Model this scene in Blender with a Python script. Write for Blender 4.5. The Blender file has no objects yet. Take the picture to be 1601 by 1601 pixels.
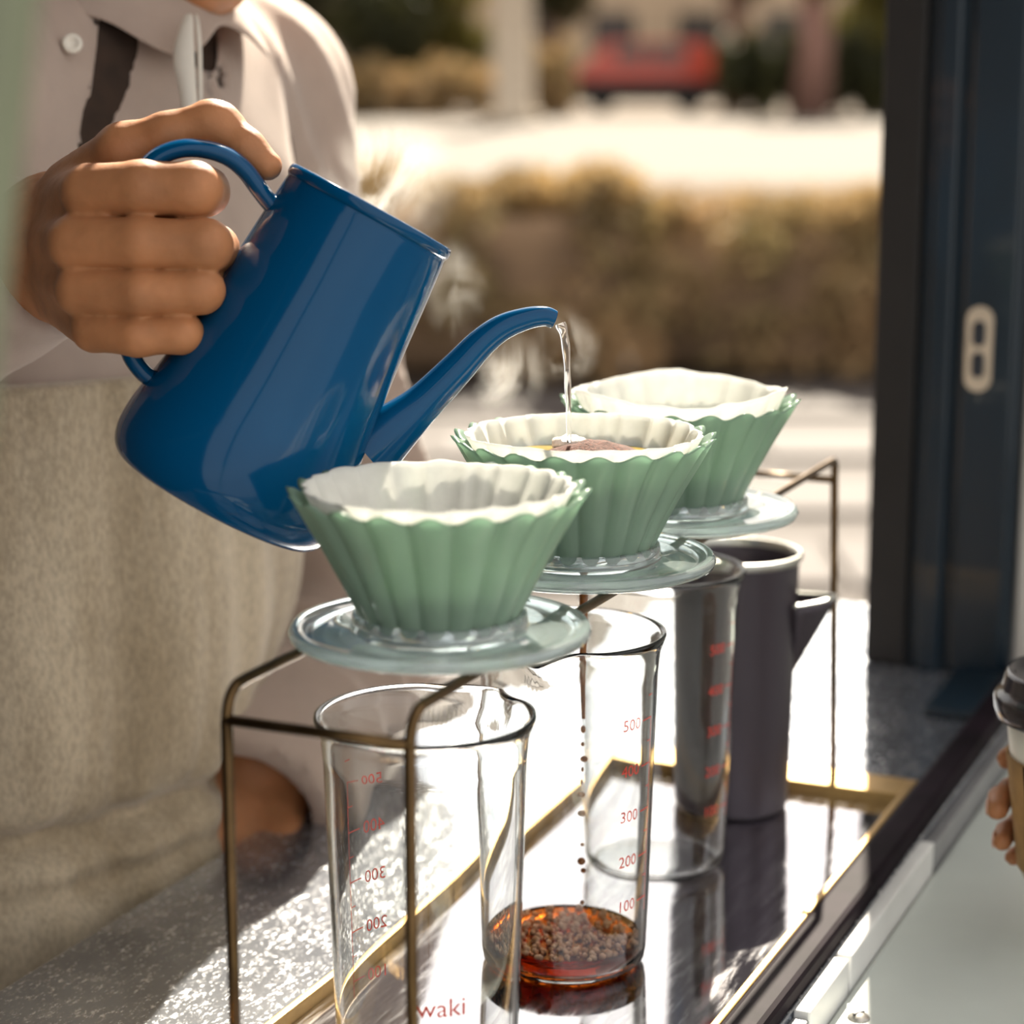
import bpy, bmesh, math, random
import numpy as np
from mathutils import Vector, Matrix, Euler, noise as mnoise

random.seed(7); np.random.seed(7)
SC = bpy.context.scene
COL = SC.collection
PI = math.pi
R = math.radians

# ------------------------------------------------------------------ camera
F = 3400.0                      # focal length in pixels of a 1601 px frame
HOR = 100.0                     # horizon row
CZ = 0.4105                     # eye height over the steel counter (counter top is z = 0)
PITCH = math.atan((800.5 - HOR) / F)
cam_d = bpy.data.cameras.new('camera'); cam = bpy.data.objects.new('camera', cam_d); COL.objects.link(cam)
cam_d.sensor_width = 36.0; cam_d.lens = 36.0 * F / 1601.0
cam_d.clip_start = 0.02; cam_d.clip_end = 600
cam.location = (0, 0, CZ); cam.rotation_euler = (PI / 2 - PITCH, 0, 0)
cam_d.dof.use_dof = True; cam_d.dof.focus_distance = 0.92; cam_d.dof.aperture_fstop = 6.0
SC.camera = cam

# ------------------------------------------------------------------ world, sun, exposure
w = bpy.data.worlds.new('world'); SC.world = w; w.use_nodes = True
wn = w.node_tree.nodes; wl = w.node_tree.links; wn.clear()
sky = wn.new('ShaderNodeTexSky'); sky.sky_type = 'NISHITA'; sky.sun_disc = False
sky.sun_elevation = R(42); sky.sun_rotation = R(9); sky.air_density = 1.0; sky.dust_density = 3.0; sky.ozone_density = 1.0
hz = wn.new('ShaderNodeMix'); hz.data_type = 'RGBA'; hz.inputs[0].default_value = 0.72
skm = wn.new('ShaderNodeVectorMath'); skm.operation = 'SCALE'; skm.inputs['Scale'].default_value = 0.11
wl.new(sky.outputs[0], skm.inputs[0]); wl.new(skm.outputs[0], hz.inputs[6]); hz.inputs[7].default_value = (1.0, 0.945, 0.865, 1)
bg = wn.new('ShaderNodeBackground'); bg.inputs['Strength'].default_value = 1.15
wo = wn.new('ShaderNodeOutputWorld'); wl.new(hz.outputs[2], bg.inputs['Color']); wl.new(bg.outputs[0], wo.inputs['Surface'])
sun_d = bpy.data.lights.new('sun', 'SUN'); sun_d.energy = 13.0; sun_d.color = (1.0, 0.90, 0.74); sun_d.angle = R(0.6)
sun = bpy.data.objects.new('sun', sun_d); COL.objects.link(sun)
SUN_AZ, SUN_EL = R(9), R(40)   # sun stands behind the scene
sd = Vector((math.sin(SUN_AZ) * math.cos(SUN_EL), math.cos(SUN_AZ) * math.cos(SUN_EL), math.sin(SUN_EL)))
sun.rotation_euler = sd.to_track_quat('Z', 'Y').to_euler(); sun.location = sd * 20
vs = SC.view_settings; vs.view_transform = 'Standard'; vs.look = 'None'; vs.exposure = 0.62; vs.gamma = 1.0; vs.use_curve_mapping = False
SC.cycles.max_bounces = 14; SC.cycles.transmission_bounces = 14; SC.cycles.glossy_bounces = 6; SC.cycles.diffuse_bounces = 4
SC.cycles.transparent_max_bounces = 16; SC.cycles.volume_bounces = 1
SC.cycles.caustics_refractive = True; SC.cycles.sample_clamp_indirect = 6.0; SC.cycles.blur_glossy = 0.6

# ------------------------------------------------------------------ frames of reference
FW = Vector((0, math.cos(PITCH), -math.sin(PITCH))); UP = Vector((0, math.sin(PITCH), math.cos(PITCH)))
def at(x, y, d):
    """a point d metres in front of the eye, seen at column x and row y"""
    return Vector((0, 0, CZ)) + FW * d + Vector((1, 0, 0)) * ((x - 800.5) / F * d) + UP * ((800.5 - y) / F * d)
TH = R(24.0)                    # the counter runs away 24 degrees to the right
A2 = Vector((math.sin(TH), math.cos(TH), 0)); B2 = Vector((math.cos(TH), -math.sin(TH), 0))
ORG = Vector((-0.06784, 0.72255, 0))
def L(s, t, z=0.0): return ORG + A2 * s + B2 * t + Vector((0, 0, z))

# ------------------------------------------------------------------ materials
MATS = {}
def nodes_of(name):
    m = bpy.data.materials.new(name); m.use_nodes = True; nt = m.node_tree; nt.nodes.clear()
    out = nt.nodes.new('ShaderNodeOutputMaterial'); MATS[name] = m
    return m, nt, out
def ramp(nt, fac, stops):
    r = nt.nodes.new('ShaderNodeValToRGB'); nt.links.new(fac, r.inputs[0])
    el = r.color_ramp.elements
    while len(el) < len(stops): el.new(0.5)
    for e, (p, c) in zip(el, stops): e.position = p; e.color = (*c, 1) if len(c) == 3 else c
    return r
def tex_noise(nt, scale, detail=4, rough=0.55, coord='Object', stretch=(1, 1, 1), dist=0.0):
    tc = nt.nodes.new('ShaderNodeTexCoord'); mp = nt.nodes.new('ShaderNodeMapping'); mp.inputs['Scale'].default_value = stretch
    nt.links.new(tc.outputs[coord], mp.inputs[0])
    n = nt.nodes.new('ShaderNodeTexNoise'); n.inputs['Scale'].default_value = scale; n.inputs['Detail'].default_value = detail
    n.inputs['Roughness'].default_value = rough; n.inputs['Distortion'].default_value = dist
    nt.links.new(mp.outputs[0], n.inputs['Vector']); return n
def lerp3(a, b, f): return tuple(a[i] + (b[i] - a[i]) * f for i in range(3))
def mat(name, col, rough=0.5, metal=0.0, var=0.12, scale=40.0, bump=0.0, bscale=None, stretch=(1, 1, 1), coat=0.0, spec=0.5,
        sub=0.0, trans=0.0, ior=1.45, sheen=0.0, col2=None, transl=0.0, detail=4, bdist=0.002):
    m, nt, out = nodes_of(name)
    p = nt.nodes.new('ShaderNodeBsdfPrincipled')
    n = tex_noise(nt, scale, detail, stretch=stretch)
    c2 = col2 or tuple(max(0, c * (1 - var * 2)) for c in col)
    r = ramp(nt, n.outputs['Fac'], [(0.32, c2), (0.68, col)])
    nt.links.new(r.outputs[0], p.inputs['Base Color'])
    p.inputs['Roughness'].default_value = rough; p.inputs['Metallic'].default_value = metal
    p.inputs['Coat Weight'].default_value = coat; p.inputs['Coat Roughness'].default_value = 0.05
    p.inputs['Specular IOR Level'].default_value = spec; p.inputs['IOR'].default_value = ior
    p.inputs['Transmission Weight'].default_value = trans; p.inputs['Sheen Weight'].default_value = sheen
    if sub: p.inputs['Subsurface Weight'].default_value = sub; p.inputs['Subsurface Radius'].default_value = (1, .35, .18); p.inputs['Subsurface Scale'].default_value = 0.006
    if bump:
        bn = tex_noise(nt, bscale or scale, 5, stretch=stretch); b = nt.nodes.new('ShaderNodeBump'); b.inputs['Strength'].default_value = bump
        b.inputs['Distance'].default_value = bdist; nt.links.new(bn.outputs['Fac'], b.inputs['Height']); nt.links.new(b.outputs[0], p.inputs['Normal'])
    src = p.outputs[0]
    if transl:
        t = nt.nodes.new('ShaderNodeBsdfTranslucent'); nt.links.new(r.outputs[0], t.inputs['Color'])
        mx = nt.nodes.new('ShaderNodeMixShader'); mx.inputs[0].default_value = transl
        nt.links.new(src, mx.inputs[1]); nt.links.new(t.outputs[0], mx.inputs[2]); src = mx.outputs[0]
    nt.links.new(src, out.inputs['Surface'])
    return m
def glass(name, col, rough=0.0, ior=1.47, absorb=None):
    m, nt, out = nodes_of(name)
    g = nt.nodes.new('ShaderNodeBsdfGlass'); g.inputs['Roughness'].default_value = rough; g.inputs['IOR'].default_value = ior
    n = tex_noise(nt, 12, 2); r = ramp(nt, n.outputs['Fac'], [(0.3, tuple(c * .98 for c in col)), (0.7, col)])
    nt.links.new(r.outputs[0], g.inputs['Color']); nt.links.new(g.outputs[0], out.inputs['Surface'])
    if absorb:
        v = nt.nodes.new('ShaderNodeVolumeAbsorption'); v.inputs['Color'].default_value = (*absorb[0], 1); v.inputs['Density'].default_value = absorb[1]
        nt.links.new(v.outputs[0], out.inputs['Volume'])
    return m

def build_materials():
    mat('enamel', (0.0005, 0.062, 0.165), 0.12, var=.06, scale=9, coat=.12, spec=.22)
    mat('jade', (0.40, 0.545, 0.435), 0.30, var=.05, scale=30, transl=0.58, coat=.3, bump=.05, bscale=300)
    mat('paper', (0.86, 0.86, 0.83), 0.9, var=.04, scale=120, transl=0.45, bump=.25, bscale=260, bdist=.0006)
    mat('resin', (0.80, 0.92, 0.93), 0.04, var=.03, scale=20, trans=0.86, ior=1.5, coat=.5)
    glass('beaker_glass', (0.985, 0.992, 0.99), 0.0, 1.45)
    glass('water', (1, 1, 1), 0.0, 1.33)
    glass('coffee', (0.72, 0.34, 0.10), 0.02, 1.33, absorb=((0.62, 0.26, 0.03), 30))
    mat('coffee_drop', (0.28, 0.095, 0.022), 0.08, var=.2, scale=80)
    mat('bubble', (0.80, 0.55, 0.38), 0.12, col2=(.42, .17, .06), scale=160, trans=.35, ior=1.2)
    mat('brass', (0.13, 0.078, 0.034), 0.30, metal=.9, var=.22, scale=60, bump=.1)
    mat('brass_flat', (0.50, 0.32, 0.12), 0.36, metal=.7, var=.12, scale=50, bump=.1)
    mat('red_print', (0.62, 0.055, 0.035), 0.6, var=.1, scale=200)
    mat('black_rail', (0.014, 0.008, 0.013), 0.62, var=.3, scale=30, bump=.1, spec=.06)
    mat('frame_blue', (0.0022, 0.014, 0.027), 0.42, var=.2, scale=14, stretch=(1, 1, .1), coat=.15)
    mat('gasket', (0.008, 0.007, 0.007), 0.6, var=.2, scale=20)
    mat('pull_metal', (0.62, 0.52, 0.40), 0.4, metal=.25, var=.1, scale=60)
    mat('pull_hole', (0.02, 0.025, 0.035), 0.6, var=.2, scale=60)
    mat('ledge_paint', (0.56, 0.60, 0.56), 0.30, var=.07, scale=7, coat=.2)
    mat('strip_white', (0.80, 0.80, 0.78), 0.35, var=.05, scale=30)
    mat('strip_grey', (0.33, 0.33, 0.34), 0.4, metal=.4, var=.1, scale=30)
    mat('jug_metal', (0.062, 0.052, 0.064), 0.42, metal=.45, var=.15, scale=25, stretch=(1, 1, .15))
    mat('jug_rim', (0.55, 0.55, 0.50), 0.3, metal=.8, var=.1, scale=60)
    mat('skin', (0.45, 0.195, 0.086), 0.52, var=.13, scale=55, sub=.22, bump=.22, bscale=420, bdist=.0007, spec=.35)
    mat('skin_dark', (0.36, 0.150, 0.075), 0.5, var=.12, scale=60, sub=.15, bump=.15, bscale=400, bdist=.0006, spec=.35)
    mat('nail', (0.68, 0.42, 0.33), 0.25, var=.05, scale=80, coat=.4)
    mat('hair', (0.02, 0.014, 0.01), 0.45, var=.3, scale=200, stretch=(1, 1, .1))
    mat('eye_white', (0.8, 0.78, 0.74), 0.2, var=.03); mat('iris', (0.05, 0.025, 0.012), 0.1, var=.1); mat('lip', (0.42, 0.16, 0.12), 0.45, var=.08)
    mat('shirt', (0.50, 0.385, 0.320), 0.85, var=.06, scale=30, transl=.22, sheen=.2, bump=.3, bscale=700, bdist=.0006)
    mat('opening_shade', (0.035, 0.018, 0.010), 0.9, var=.2, scale=80)
    mat('ribbon', (0.80, 0.755, 0.68), 0.8, var=.05, scale=40, transl=.35)
    mat('button', (0.70, 0.64, 0.55), 0.3, var=.05, scale=60)
    mat('trousers', (0.16, 0.13, 0.11), 0.9, var=.1, scale=60)
    mat('kraft', (0.42, 0.235, 0.085), 0.8, var=.12, scale=90, bump=.2, bscale=300)
    mat('cup_white', (0.78, 0.74, 0.66), 0.5, var=.04, scale=60)
    mat('lid_black', (0.016, 0.013, 0.018), 0.22, var=.2, scale=40, coat=.3)
    mat('post_green', (0.22, 0.24, 0.155), 0.5, var=.1, scale=10)
    mat('grounds', (0.125, 0.042, 0.026), 0.9, var=.40, scale=700, bump=.6, bscale=900)
    mat('foam', (0.72, 0.60, 0.52), 0.5, var=.15, scale=400, bump=.5, bscale=700)
    mat('brew', (0.42, 0.30, 0.05), 0.08, var=.15, scale=60)
    mat('screw', (0.55, 0.52, 0.47), 0.35, metal=.7, var=.2, scale=200)
    # background
    mat('paving', (0.043, 0.031, 0.025), 0.85, var=.12, scale=1.2, bump=.2, bscale=6)
    mat('slab', (0.056, 0.043, 0.038), 0.8, var=.08, scale=3)
    mat('road', (0.082, 0.064, 0.046), 0.9, var=.06, scale=.4)
    mat('dry_soil', (0.10, 0.065, 0.034), 0.95, var=.25, scale=1.0)
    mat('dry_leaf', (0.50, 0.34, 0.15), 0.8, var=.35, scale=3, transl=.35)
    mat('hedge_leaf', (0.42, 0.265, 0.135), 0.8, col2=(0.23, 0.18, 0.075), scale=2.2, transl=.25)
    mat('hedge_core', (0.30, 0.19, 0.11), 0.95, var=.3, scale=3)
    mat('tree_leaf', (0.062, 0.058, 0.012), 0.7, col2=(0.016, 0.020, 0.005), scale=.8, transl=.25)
    mat('tree_leaf_lit', (0.20, 0.165, 0.028), 0.7, col2=(0.085, 0.080, 0.018), scale=.8, transl=.35)  # lighter copy of the leaf, sunlight put into the colour
    mat('bark', (0.17, 0.105, 0.075), 0.9, var=.25, scale=4, stretch=(1, 1, .2))
    mat('bark_rose', (0.26, 0.14, 0.11), 0.9, var=.2, scale=4, stretch=(1, 1, .2))
    mat('concrete', (0.50, 0.41, 0.31), 0.85, var=.1, scale=3)
    mat('wall_beige', (0.50, 0.37, 0.25), 0.9, var=.12, scale=.6)
    mat('window_dark', (0.06, 0.05, 0.045), 0.2, var=.2, scale=1)
    mat('car_red', (0.48, 0.055, 0.03), 0.3, var=.06, scale=2, coat=.6)
    mat('car_glass', (0.10, 0.08, 0.07), 0.1, var=.1, scale=2); mat('tyre', (0.02, 0.018, 0.016), 0.8, var=.2, scale=8)
    mat('pale_wall', (0.62, 0.60, 0.56), 0.8, var=.06, scale=2)
    mat('stall_paint', (0.05, 0.055, 0.06), 0.7, var=.15, scale=4)
    mat('counter_side', (0.10, 0.10, 0.10), 0.6, var=.15, scale=5)
    # scratched steel counter
    m, nt, out = nodes_of('steel')
    p = nt.nodes.new('ShaderNodeBsdfPrincipled'); p.inputs['Metallic'].default_value = 0.88
    n1 = tex_noise(nt, 9, 5, .6); n2 = tex_noise(nt, 620, 3, .7, stretch=(1, .5, 1)); n3 = tex_noise(nt, 150, 6, .8, stretch=(1.6, .5, 1), dist=.5)
    mul = nt.nodes.new('ShaderNodeMath'); mul.operation = 'MULTIPLY'; nt.links.new(n2.outputs[0], mul.inputs[0]); nt.links.new(n3.outputs[0], mul.inputs[1])
    sc1 = ramp(nt, mul.outputs[0], [(0.27, (0, 0, 0)), (0.36, (1, 1, 1))])
    base = ramp(nt, n1.outputs[0], [(0.3, (0.34, 0.37, 0.43)), (0.7, (0.58, 0.62, 0.69))])
    mx = nt.nodes.new('ShaderNodeMix'); mx.data_type = 'RGBA'; nt.links.new(sc1.outputs[0], mx.inputs[0]); nt.links.new(base.outputs[0], mx.inputs[6]); mx.inputs[7].default_value = (0.95, 0.96, 0.98, 1)
    nt.links.new(mx.outputs[2], p.inputs['Base Color'])
    rr = ramp(nt, sc1.outputs[0], [(0, (0.15,) * 3), (1, (0.33,) * 3)]); nt.links.new(rr.outputs[0], p.inputs['Roughness'])
    nt.links.new(p.outputs[0], out.inputs['Surface'])
    # polished tray plate
    m, nt, out = nodes_of('plate')
    p = nt.nodes.new('ShaderNodeBsdfPrincipled'); p.inputs['Metallic'].default_value = 1.0
    n1 = tex_noise(nt, 60, 5, .7, stretch=(2.0, .3, 1), dist=.3)
    base = ramp(nt, n1.outputs[0], [(0.42, (0.62, 0.60, 0.64)), (0.62, (0.80, 0.79, 0.82))]); nt.links.new(base.outputs[0], p.inputs['Base Color'])
    rr = ramp(nt, n1.outputs[0], [(0.45, (0.05,) * 3), (0.70, (0.17,) * 3)]); nt.links.new(rr.outputs[0], p.inputs['Roughness'])
    nt.links.new(p.outputs[0], out.inputs['Surface'])
    # woven linen
    m, nt, out = nodes_of('linen')
    p = nt.nodes.new('ShaderNodeBsdfPrincipled'); p.inputs['Roughness'].default_value = .95; p.inputs['Sheen Weight'].default_value = .3
    n1 = tex_noise(nt, 22, 4, .6, stretch=(1, 1, .22)); n2 = tex_noise(nt, 420, 2, .6, stretch=(1, 1, .5))
    base = ramp(nt, n1.outputs[0], [(0.33, (0.36, 0.275, 0.175)), (0.66, (0.57, 0.465, 0.335))])
    fine = ramp(nt, n2.outputs[0], [(0.35, (.74, .74, .74)), (0.65, (1, 1, 1))])
    mx = nt.nodes.new('ShaderNodeMix'); mx.data_type = 'RGBA'; mx.blend_type = 'MULTIPLY'; mx.inputs[0].default_value = 1
    nt.links.new(base.outputs[0], mx.inputs[6]); nt.links.new(fine.outputs[0], mx.inputs[7]); nt.links.new(mx.outputs[2], p.inputs['Base Color'])
    b = nt.nodes.new('ShaderNodeBump'); b.inputs['Strength'].default_value = .5; b.inputs['Distance'].default_value = .001
    nt.links.new(n2.outputs[0], b.inputs['Height']); nt.links.new(b.outputs[0], p.inputs['Normal']); nt.links.new(p.outputs[0], out.inputs['Surface'])
    # steam
    m, nt, out = nodes_of('steam')
    v = nt.nodes.new('ShaderNodeVolumePrincipled'); v.inputs['Color'].default_value = (1, .98, .94, 1); v.inputs['Anisotropy'].default_value = .45
    n = tex_noise(nt, 26, 6, .62, dist=2.4, stretch=(1, 1, .6))
    tc = nt.nodes.new('ShaderNodeTexCoord')
    # density thins out towards the edge of the puff (generated box coordinates)
    sub = nt.nodes.new('ShaderNodeVectorMath'); sub.operation = 'SUBTRACT'; sub.inputs[1].default_value = (.5, .5, .5); nt.links.new(tc.outputs['Generated'], sub.inputs[0])
    ln = nt.nodes.new('ShaderNodeVectorMath'); ln.operation = 'LENGTH'; nt.links.new(sub.outputs[0], ln.inputs[0])
    mr = nt.nodes.new('ShaderNodeMapRange'); mr.inputs['From Min'].default_value = .44; mr.inputs['From Max'].default_value = .0; mr.interpolation_type = 'SMOOTHSTEP'; nt.links.new(ln.outputs['Value'], mr.inputs['Value'])
    nr = nt.nodes.new('ShaderNodeMapRange'); nr.inputs['From Min'].default_value = .46; nr.inputs['From Max'].default_value = .70; nt.links.new(n.outputs[0], nr.inputs['Value'])
    mu = nt.nodes.new('ShaderNodeMath'); mu.operation = 'MULTIPLY'; nt.links.new(mr.outputs[0], mu.inputs[0]); nt.links.new(nr.outputs[0], mu.inputs[1])
    m2 = nt.nodes.new('ShaderNodeMath'); m2.operation = 'MULTIPLY'; m2.inputs[1].default_value = 34.0; nt.links.new(mu.outputs[0], m2.inputs[0])
    nt.links.new(m2.outputs[0], v.inputs['Density']); nt.links.new(v.outputs[0], out.inputs['Volume'])
build_materials()

# ------------------------------------------------------------------ object helpers
def tag(o, label=None, cat=None, group=None, kind=None):
    if label: o['label'] = label
    if cat: o['category'] = cat
    if group: o['group'] = group
    if kind: o['kind'] = kind
    return o
def empty(name, loc=(0, 0, 0), label=None, cat=None, group=None, kind=None, rot=None):
    o = bpy.data.objects.new(name, None); COL.objects.link(o); o.location = loc; o.empty_display_size = .02
    if rot is not None: o.rotation_euler = rot
    return tag(o, label, cat, group, kind)
def link(name, me, m, parent=None, smooth=True, world=False):
    o = bpy.data.objects.new(name, me); COL.objects.link(o)
    if m: me.materials.append(MATS[m])
    if smooth: me.polygons.foreach_set('use_smooth', [True] * len(me.polygons))
    if parent is not None:
        o.parent = parent
        if world: o.matrix_parent_inverse = (Matrix.LocRotScale(parent.location, parent.rotation_euler, None)).inverted()
    return o
def pyd(verts, faces):
    me = bpy.data.meshes.new('m'); me.from_pydata([tuple(v) for v in verts], [], faces); me.update(); return me
def bm_me(bm):
    me = bpy.data.meshes.new('m'); bmesh.ops.recalc_face_normals(bm, faces=bm.faces[:]); bm.to_mesh(me); bm.free(); return me
def box_me(sx, sy, sz, bev=0.0, seg=2, at0=(0, 0, 0)):
    bm = bmesh.new(); bmesh.ops.create_cube(bm, size=1)
    for v in bm.verts: v.co = Vector((v.co.x * sx + at0[0], v.co.y * sy + at0[1], v.co.z * sz + at0[2]))
    if bev: bmesh.ops.bevel(bm, geom=bm.edges[:], offset=bev, segments=seg, affect='EDGES', profile=.5)
    return bm_me(bm)
def lathe_me(prof, n=64, fn=None):
    """revolve (r, z) pairs; fn(ang, i, r, z) may move a point"""
    V = []; Fc = []; rows = []
    for i, (r, z) in enumerate(prof):
        if r < 1e-7: rows.append([len(V)]); V.append((0, 0, z)); continue
        row = []
        for k in range(n):
            a = 2 * PI * k / n; rr, zz = (fn(a, i, r, z) if fn else (r, z))
            row.append(len(V)); V.append((rr * math.cos(a), rr * math.sin(a), zz))
        rows.append(row)
    for i in range(len(rows) - 1):
        p, q = rows[i], rows[i + 1]
        for k in range(n):
            k2 = (k + 1) % n
            if len(p) == 1 and len(q) == 1: continue
            if len(p) == 1: Fc.append((p[0], q[k2], q[k]))
            elif len(q) == 1: Fc.append((p[k], p[k2], q[0]))
            else: Fc.append((p[k], p[k2], q[k2], q[k]))
    return pyd(V, Fc)
def crspline(pts, n=8):
    """Catmull-Rom through tuples of any length"""
    P = [np.array(p, float) for p in pts]; P = [2 * P[0] - P[1]] + P + [2 * P[-1] - P[-2]]; out = []
    for i in range(1, len(P) - 2):
        a, b, c, d = P[i - 1:i + 3]
        for k in range(n):
            t = k / n; out.append(.5 * ((2 * b) + (c - a) * t + (2 * a - 5 * b + 4 * c - d) * t * t + (3 * b - a - 3 * c + d) * t ** 3))
    out.append(P[-2]); return out
def tube_me(path, radii, n=12, side=None, flat=1.0, caps=True):
    """tube along points; side = fixed binormal, flat = ratio of the radius along it"""
    pts = [Vector(p[:3]) for p in path]; V = []; Fc = []; N = len(pts)
    prev = None
    for i, p in enumerate(pts):
        t = (pts[min(i + 1, N - 1)] - pts[max(i - 1, 0)]).normalized()
        if side is not None: b = Vector(side).normalized(); nn = b.cross(t).normalized()
        else:
            if prev is None: nn = t.orthogonal().normalized()
            else: nn = (prev - t * prev.dot(t)).normalized()
            b = t.cross(nn)
        prev = nn; r = radii[i] if hasattr(radii, '__len__') else radii
        for k in range(n):
            a = 2 * PI * k / n; V.append(p + nn * math.cos(a) * r + b * math.sin(a) * r * flat)
    for i in range(N - 1):
        for k in range(n):
            k2 = (k + 1) % n; Fc.append((i * n + k, i * n + k2, (i + 1) * n + k2, (i + 1) * n + k))
    if caps: Fc.append(tuple(range(n))[::-1]); Fc.append(tuple((N - 1) * n + k for k in range(n)))
    return pyd(V, Fc)
def text_me(body, size):
    cu = bpy.data.curves.new('t', 'FONT'); cu.body = body; cu.size = size; cu.align_x = 'CENTER'; cu.align_y = 'CENTER'; cu.resolution_u = 3
    o = bpy.data.objects.new('t', cu); COL.objects.link(o); dg = bpy.context.evaluated_depsgraph_get(); dg.update()
    me = bpy.data.meshes.new_from_object(o.evaluated_get(dg)); bpy.data.objects.remove(o); return me
def rot_z(t): return (0, 0, -t)
def lbox(name, s0, s1, t0, t1, z0, z1, m, parent=None, bev=0.0, **kw):
    """box laid along the counter; origin at its base"""
    me = box_me(t1 - t0, s1 - s0, z1 - z0, bev, at0=(0, 0, (z1 - z0) / 2))
    o = link(name, me, m, None, smooth=False); o.location = L((s0 + s1) / 2, (t0 + t1) / 2, z0); o.rotation_euler = (0, 0, -TH)
    if parent is not None: o.parent = parent; o.matrix_parent_inverse = Matrix.LocRotScale(parent.location, parent.rotation_euler, None).inverted()
    return tag(o, **kw) if kw else o

# ------------------------------------------------------------------ distance-field modelling (bodies, cloth)
def surfnets(f, lo, hi, h):
    lo = np.array(lo, np.float32); hi = np.array(hi, np.float32)
    n = np.maximum(((hi - lo) / h).astype(int) + 2, 4)
    ax = [lo[i] + h * np.arange(n[i], dtype=np.float32) for i in range(3)]
    D = np.empty(n, np.float32)
    YY, ZZ = np.meshgrid(ax[1], ax[2], indexing='ij')
    step = max(1, 300000 // YY.size)
    for i in range(0, n[0], step):
        xs = ax[0][i:i + step]
        P = np.empty((len(xs),) + YY.shape + (3,), np.float32); P[..., 0] = xs[:, None, None]; P[..., 1] = YY; P[..., 2] = ZZ
        D[i:i + step] = f(P.reshape(-1, 3)).reshape(P.shape[:3])
    S = D < 0
    c = (slice(0, -1), slice(1, None))
    cnt = np.zeros(n - 1, np.int8)
    for a in (0, 1):
        for b in (0, 1):
            for d in (0, 1): cnt += S[c[a], c[b], c[d]]
    act = (cnt > 0) & (cnt < 8)
    ci = np.argwhere(act); idx = -np.ones(act.shape, np.int64); idx[act] = np.arange(len(ci))
    acc = np.zeros((len(ci), 3)); num = np.zeros(len(ci))
    co = [(a, b, d) for a in (0, 1) for b in (0, 1) for d in (0, 1)]
    for p in co:
        for q in co:
            if sum(q) - sum(p) == 1 and sum(abs(q[k] - p[k]) for k in range(3)) == 1:
                pa = ci + p; qa = ci + q
                dp = D[pa[:, 0], pa[:, 1], pa[:, 2]]; dq = D[qa[:, 0], qa[:, 1], qa[:, 2]]
                mk = (dp < 0) != (dq < 0); t = np.where(mk, dp / np.where(mk, dp - dq, 1), 0)[:, None]
                acc += np.where(mk[:, None], np.array(p) + t * (np.array(q) - np.array(p)), 0); num += mk
    V = lo + h * (ci + acc / num[:, None])
    Fs = []
    for axn in range(3):
        o1, o2 = [k for k in range(3) if k != axn]
        sl0 = [slice(None)] * 3; sl1 = [slice(None)] * 3; sl0[axn] = slice(0, -1); sl1[axn] = slice(1, None)
        a0 = S[tuple(sl0)]; a1 = S[tuple(sl1)]; e = np.argwhere(a0 != a1)
        ok = (e[:, o1] > 0) & (e[:, o2] > 0) & (e[:, o1] < n[o1] - 1) & (e[:, o2] < n[o2] - 1); e = e[ok]
        q = []
        for d1, d2 in ((-1, -1), (0, -1), (0, 0), (-1, 0)):
            z = e.copy(); z[:, o1] += d1; z[:, o2] += d2; q.append(idx[z[:, 0], z[:, 1], z[:, 2]])
        q = np.stack(q, 1); flip = a0[e[:, 0], e[:, 1], e[:, 2]]
        if axn == 1: flip = ~flip
        q[~flip] = q[~flip][:, ::-1]
        Fs.append(q)
    return V, np.concatenate(Fs)
def arr_me(parts):
    me = bpy.data.meshes.new('m'); off = 0; VV = []; FF = []
    for V, Fq in parts: VV.append(V); FF.append(Fq + off); off += len(V)
    V = np.concatenate(VV).astype(np.float32); Fq = np.concatenate(FF).astype(np.int32)
    me.vertices.add(len(V)); me.vertices.foreach_set('co', V.ravel())
    me.loops.add(Fq.size); me.loops.foreach_set('vertex_index', Fq.ravel())
    me.polygons.add(len(Fq)); me.polygons.foreach_set('loop_start', np.arange(len(Fq), dtype=np.int32) * 4); me.polygons.foreach_set('loop_total', np.full(len(Fq), 4, np.int32))
    me.update(calc_edges=True); me.validate(); return me
def smooth_me(me, it=2, fac=.5):
    bm = bmesh.new(); bm.from_mesh(me)
    for _ in range(it): bmesh.ops.smooth_vert(bm, verts=bm.verts[:], factor=fac, use_axis_x=True, use_axis_y=True, use_axis_z=True)
    bm.to_mesh(me); bm.free(); return me
def sd_seg(P, a, b, ra, rb):
    a = np.array(a, np.float32); b = np.array(b, np.float32); ab = b - a
    h = np.clip(((P - a) @ ab) / max(float(ab @ ab), 1e-9), 0, 1)
    return np.linalg.norm(P - a - h[:, None] * ab, axis=1) - (ra + (rb - ra) * h)
def sd_ell(P, c, r, M=None):
    q = P - np.array(c, np.float32)
    if M is not None: q = q @ np.array(M, np.float32).T
    r = np.array(r, np.float32); k0 = np.linalg.norm(q / r, axis=1); k1 = np.linalg.norm(q / (r * r), axis=1)
    return k0 * (k0 - 1) / np.maximum(k1, 1e-6)
def smin(a, b, k):
    h = np.clip(.5 + .5 * (b - a) / k, 0, 1); return b + (a - b) * h - k * h * (1 - h)
def smax(a, b, k): return -smin(-a, -b, k)
def chain(P, pts, k=.004):
    d = None
    for (p, r), (q, s) in zip(pts[:-1], pts[1:]):
        e = sd_seg(P, p, q, r, s); d = e if d is None else smin(d, e, k)
    return d
def waves(P, seed, scale, n=7, stretch=(1, 1, 1)):
    g = np.random.RandomState(seed); s = np.zeros(len(P), np.float32)
    for _ in range(n):
        d = g.normal(size=3); d /= np.linalg.norm(d); d = d * np.array(stretch) * scale * g.uniform(.6, 1.6)
        s += np.sin(P @ d.astype(np.float32) + g.uniform(0, 6.28))
    return s / n

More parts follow.
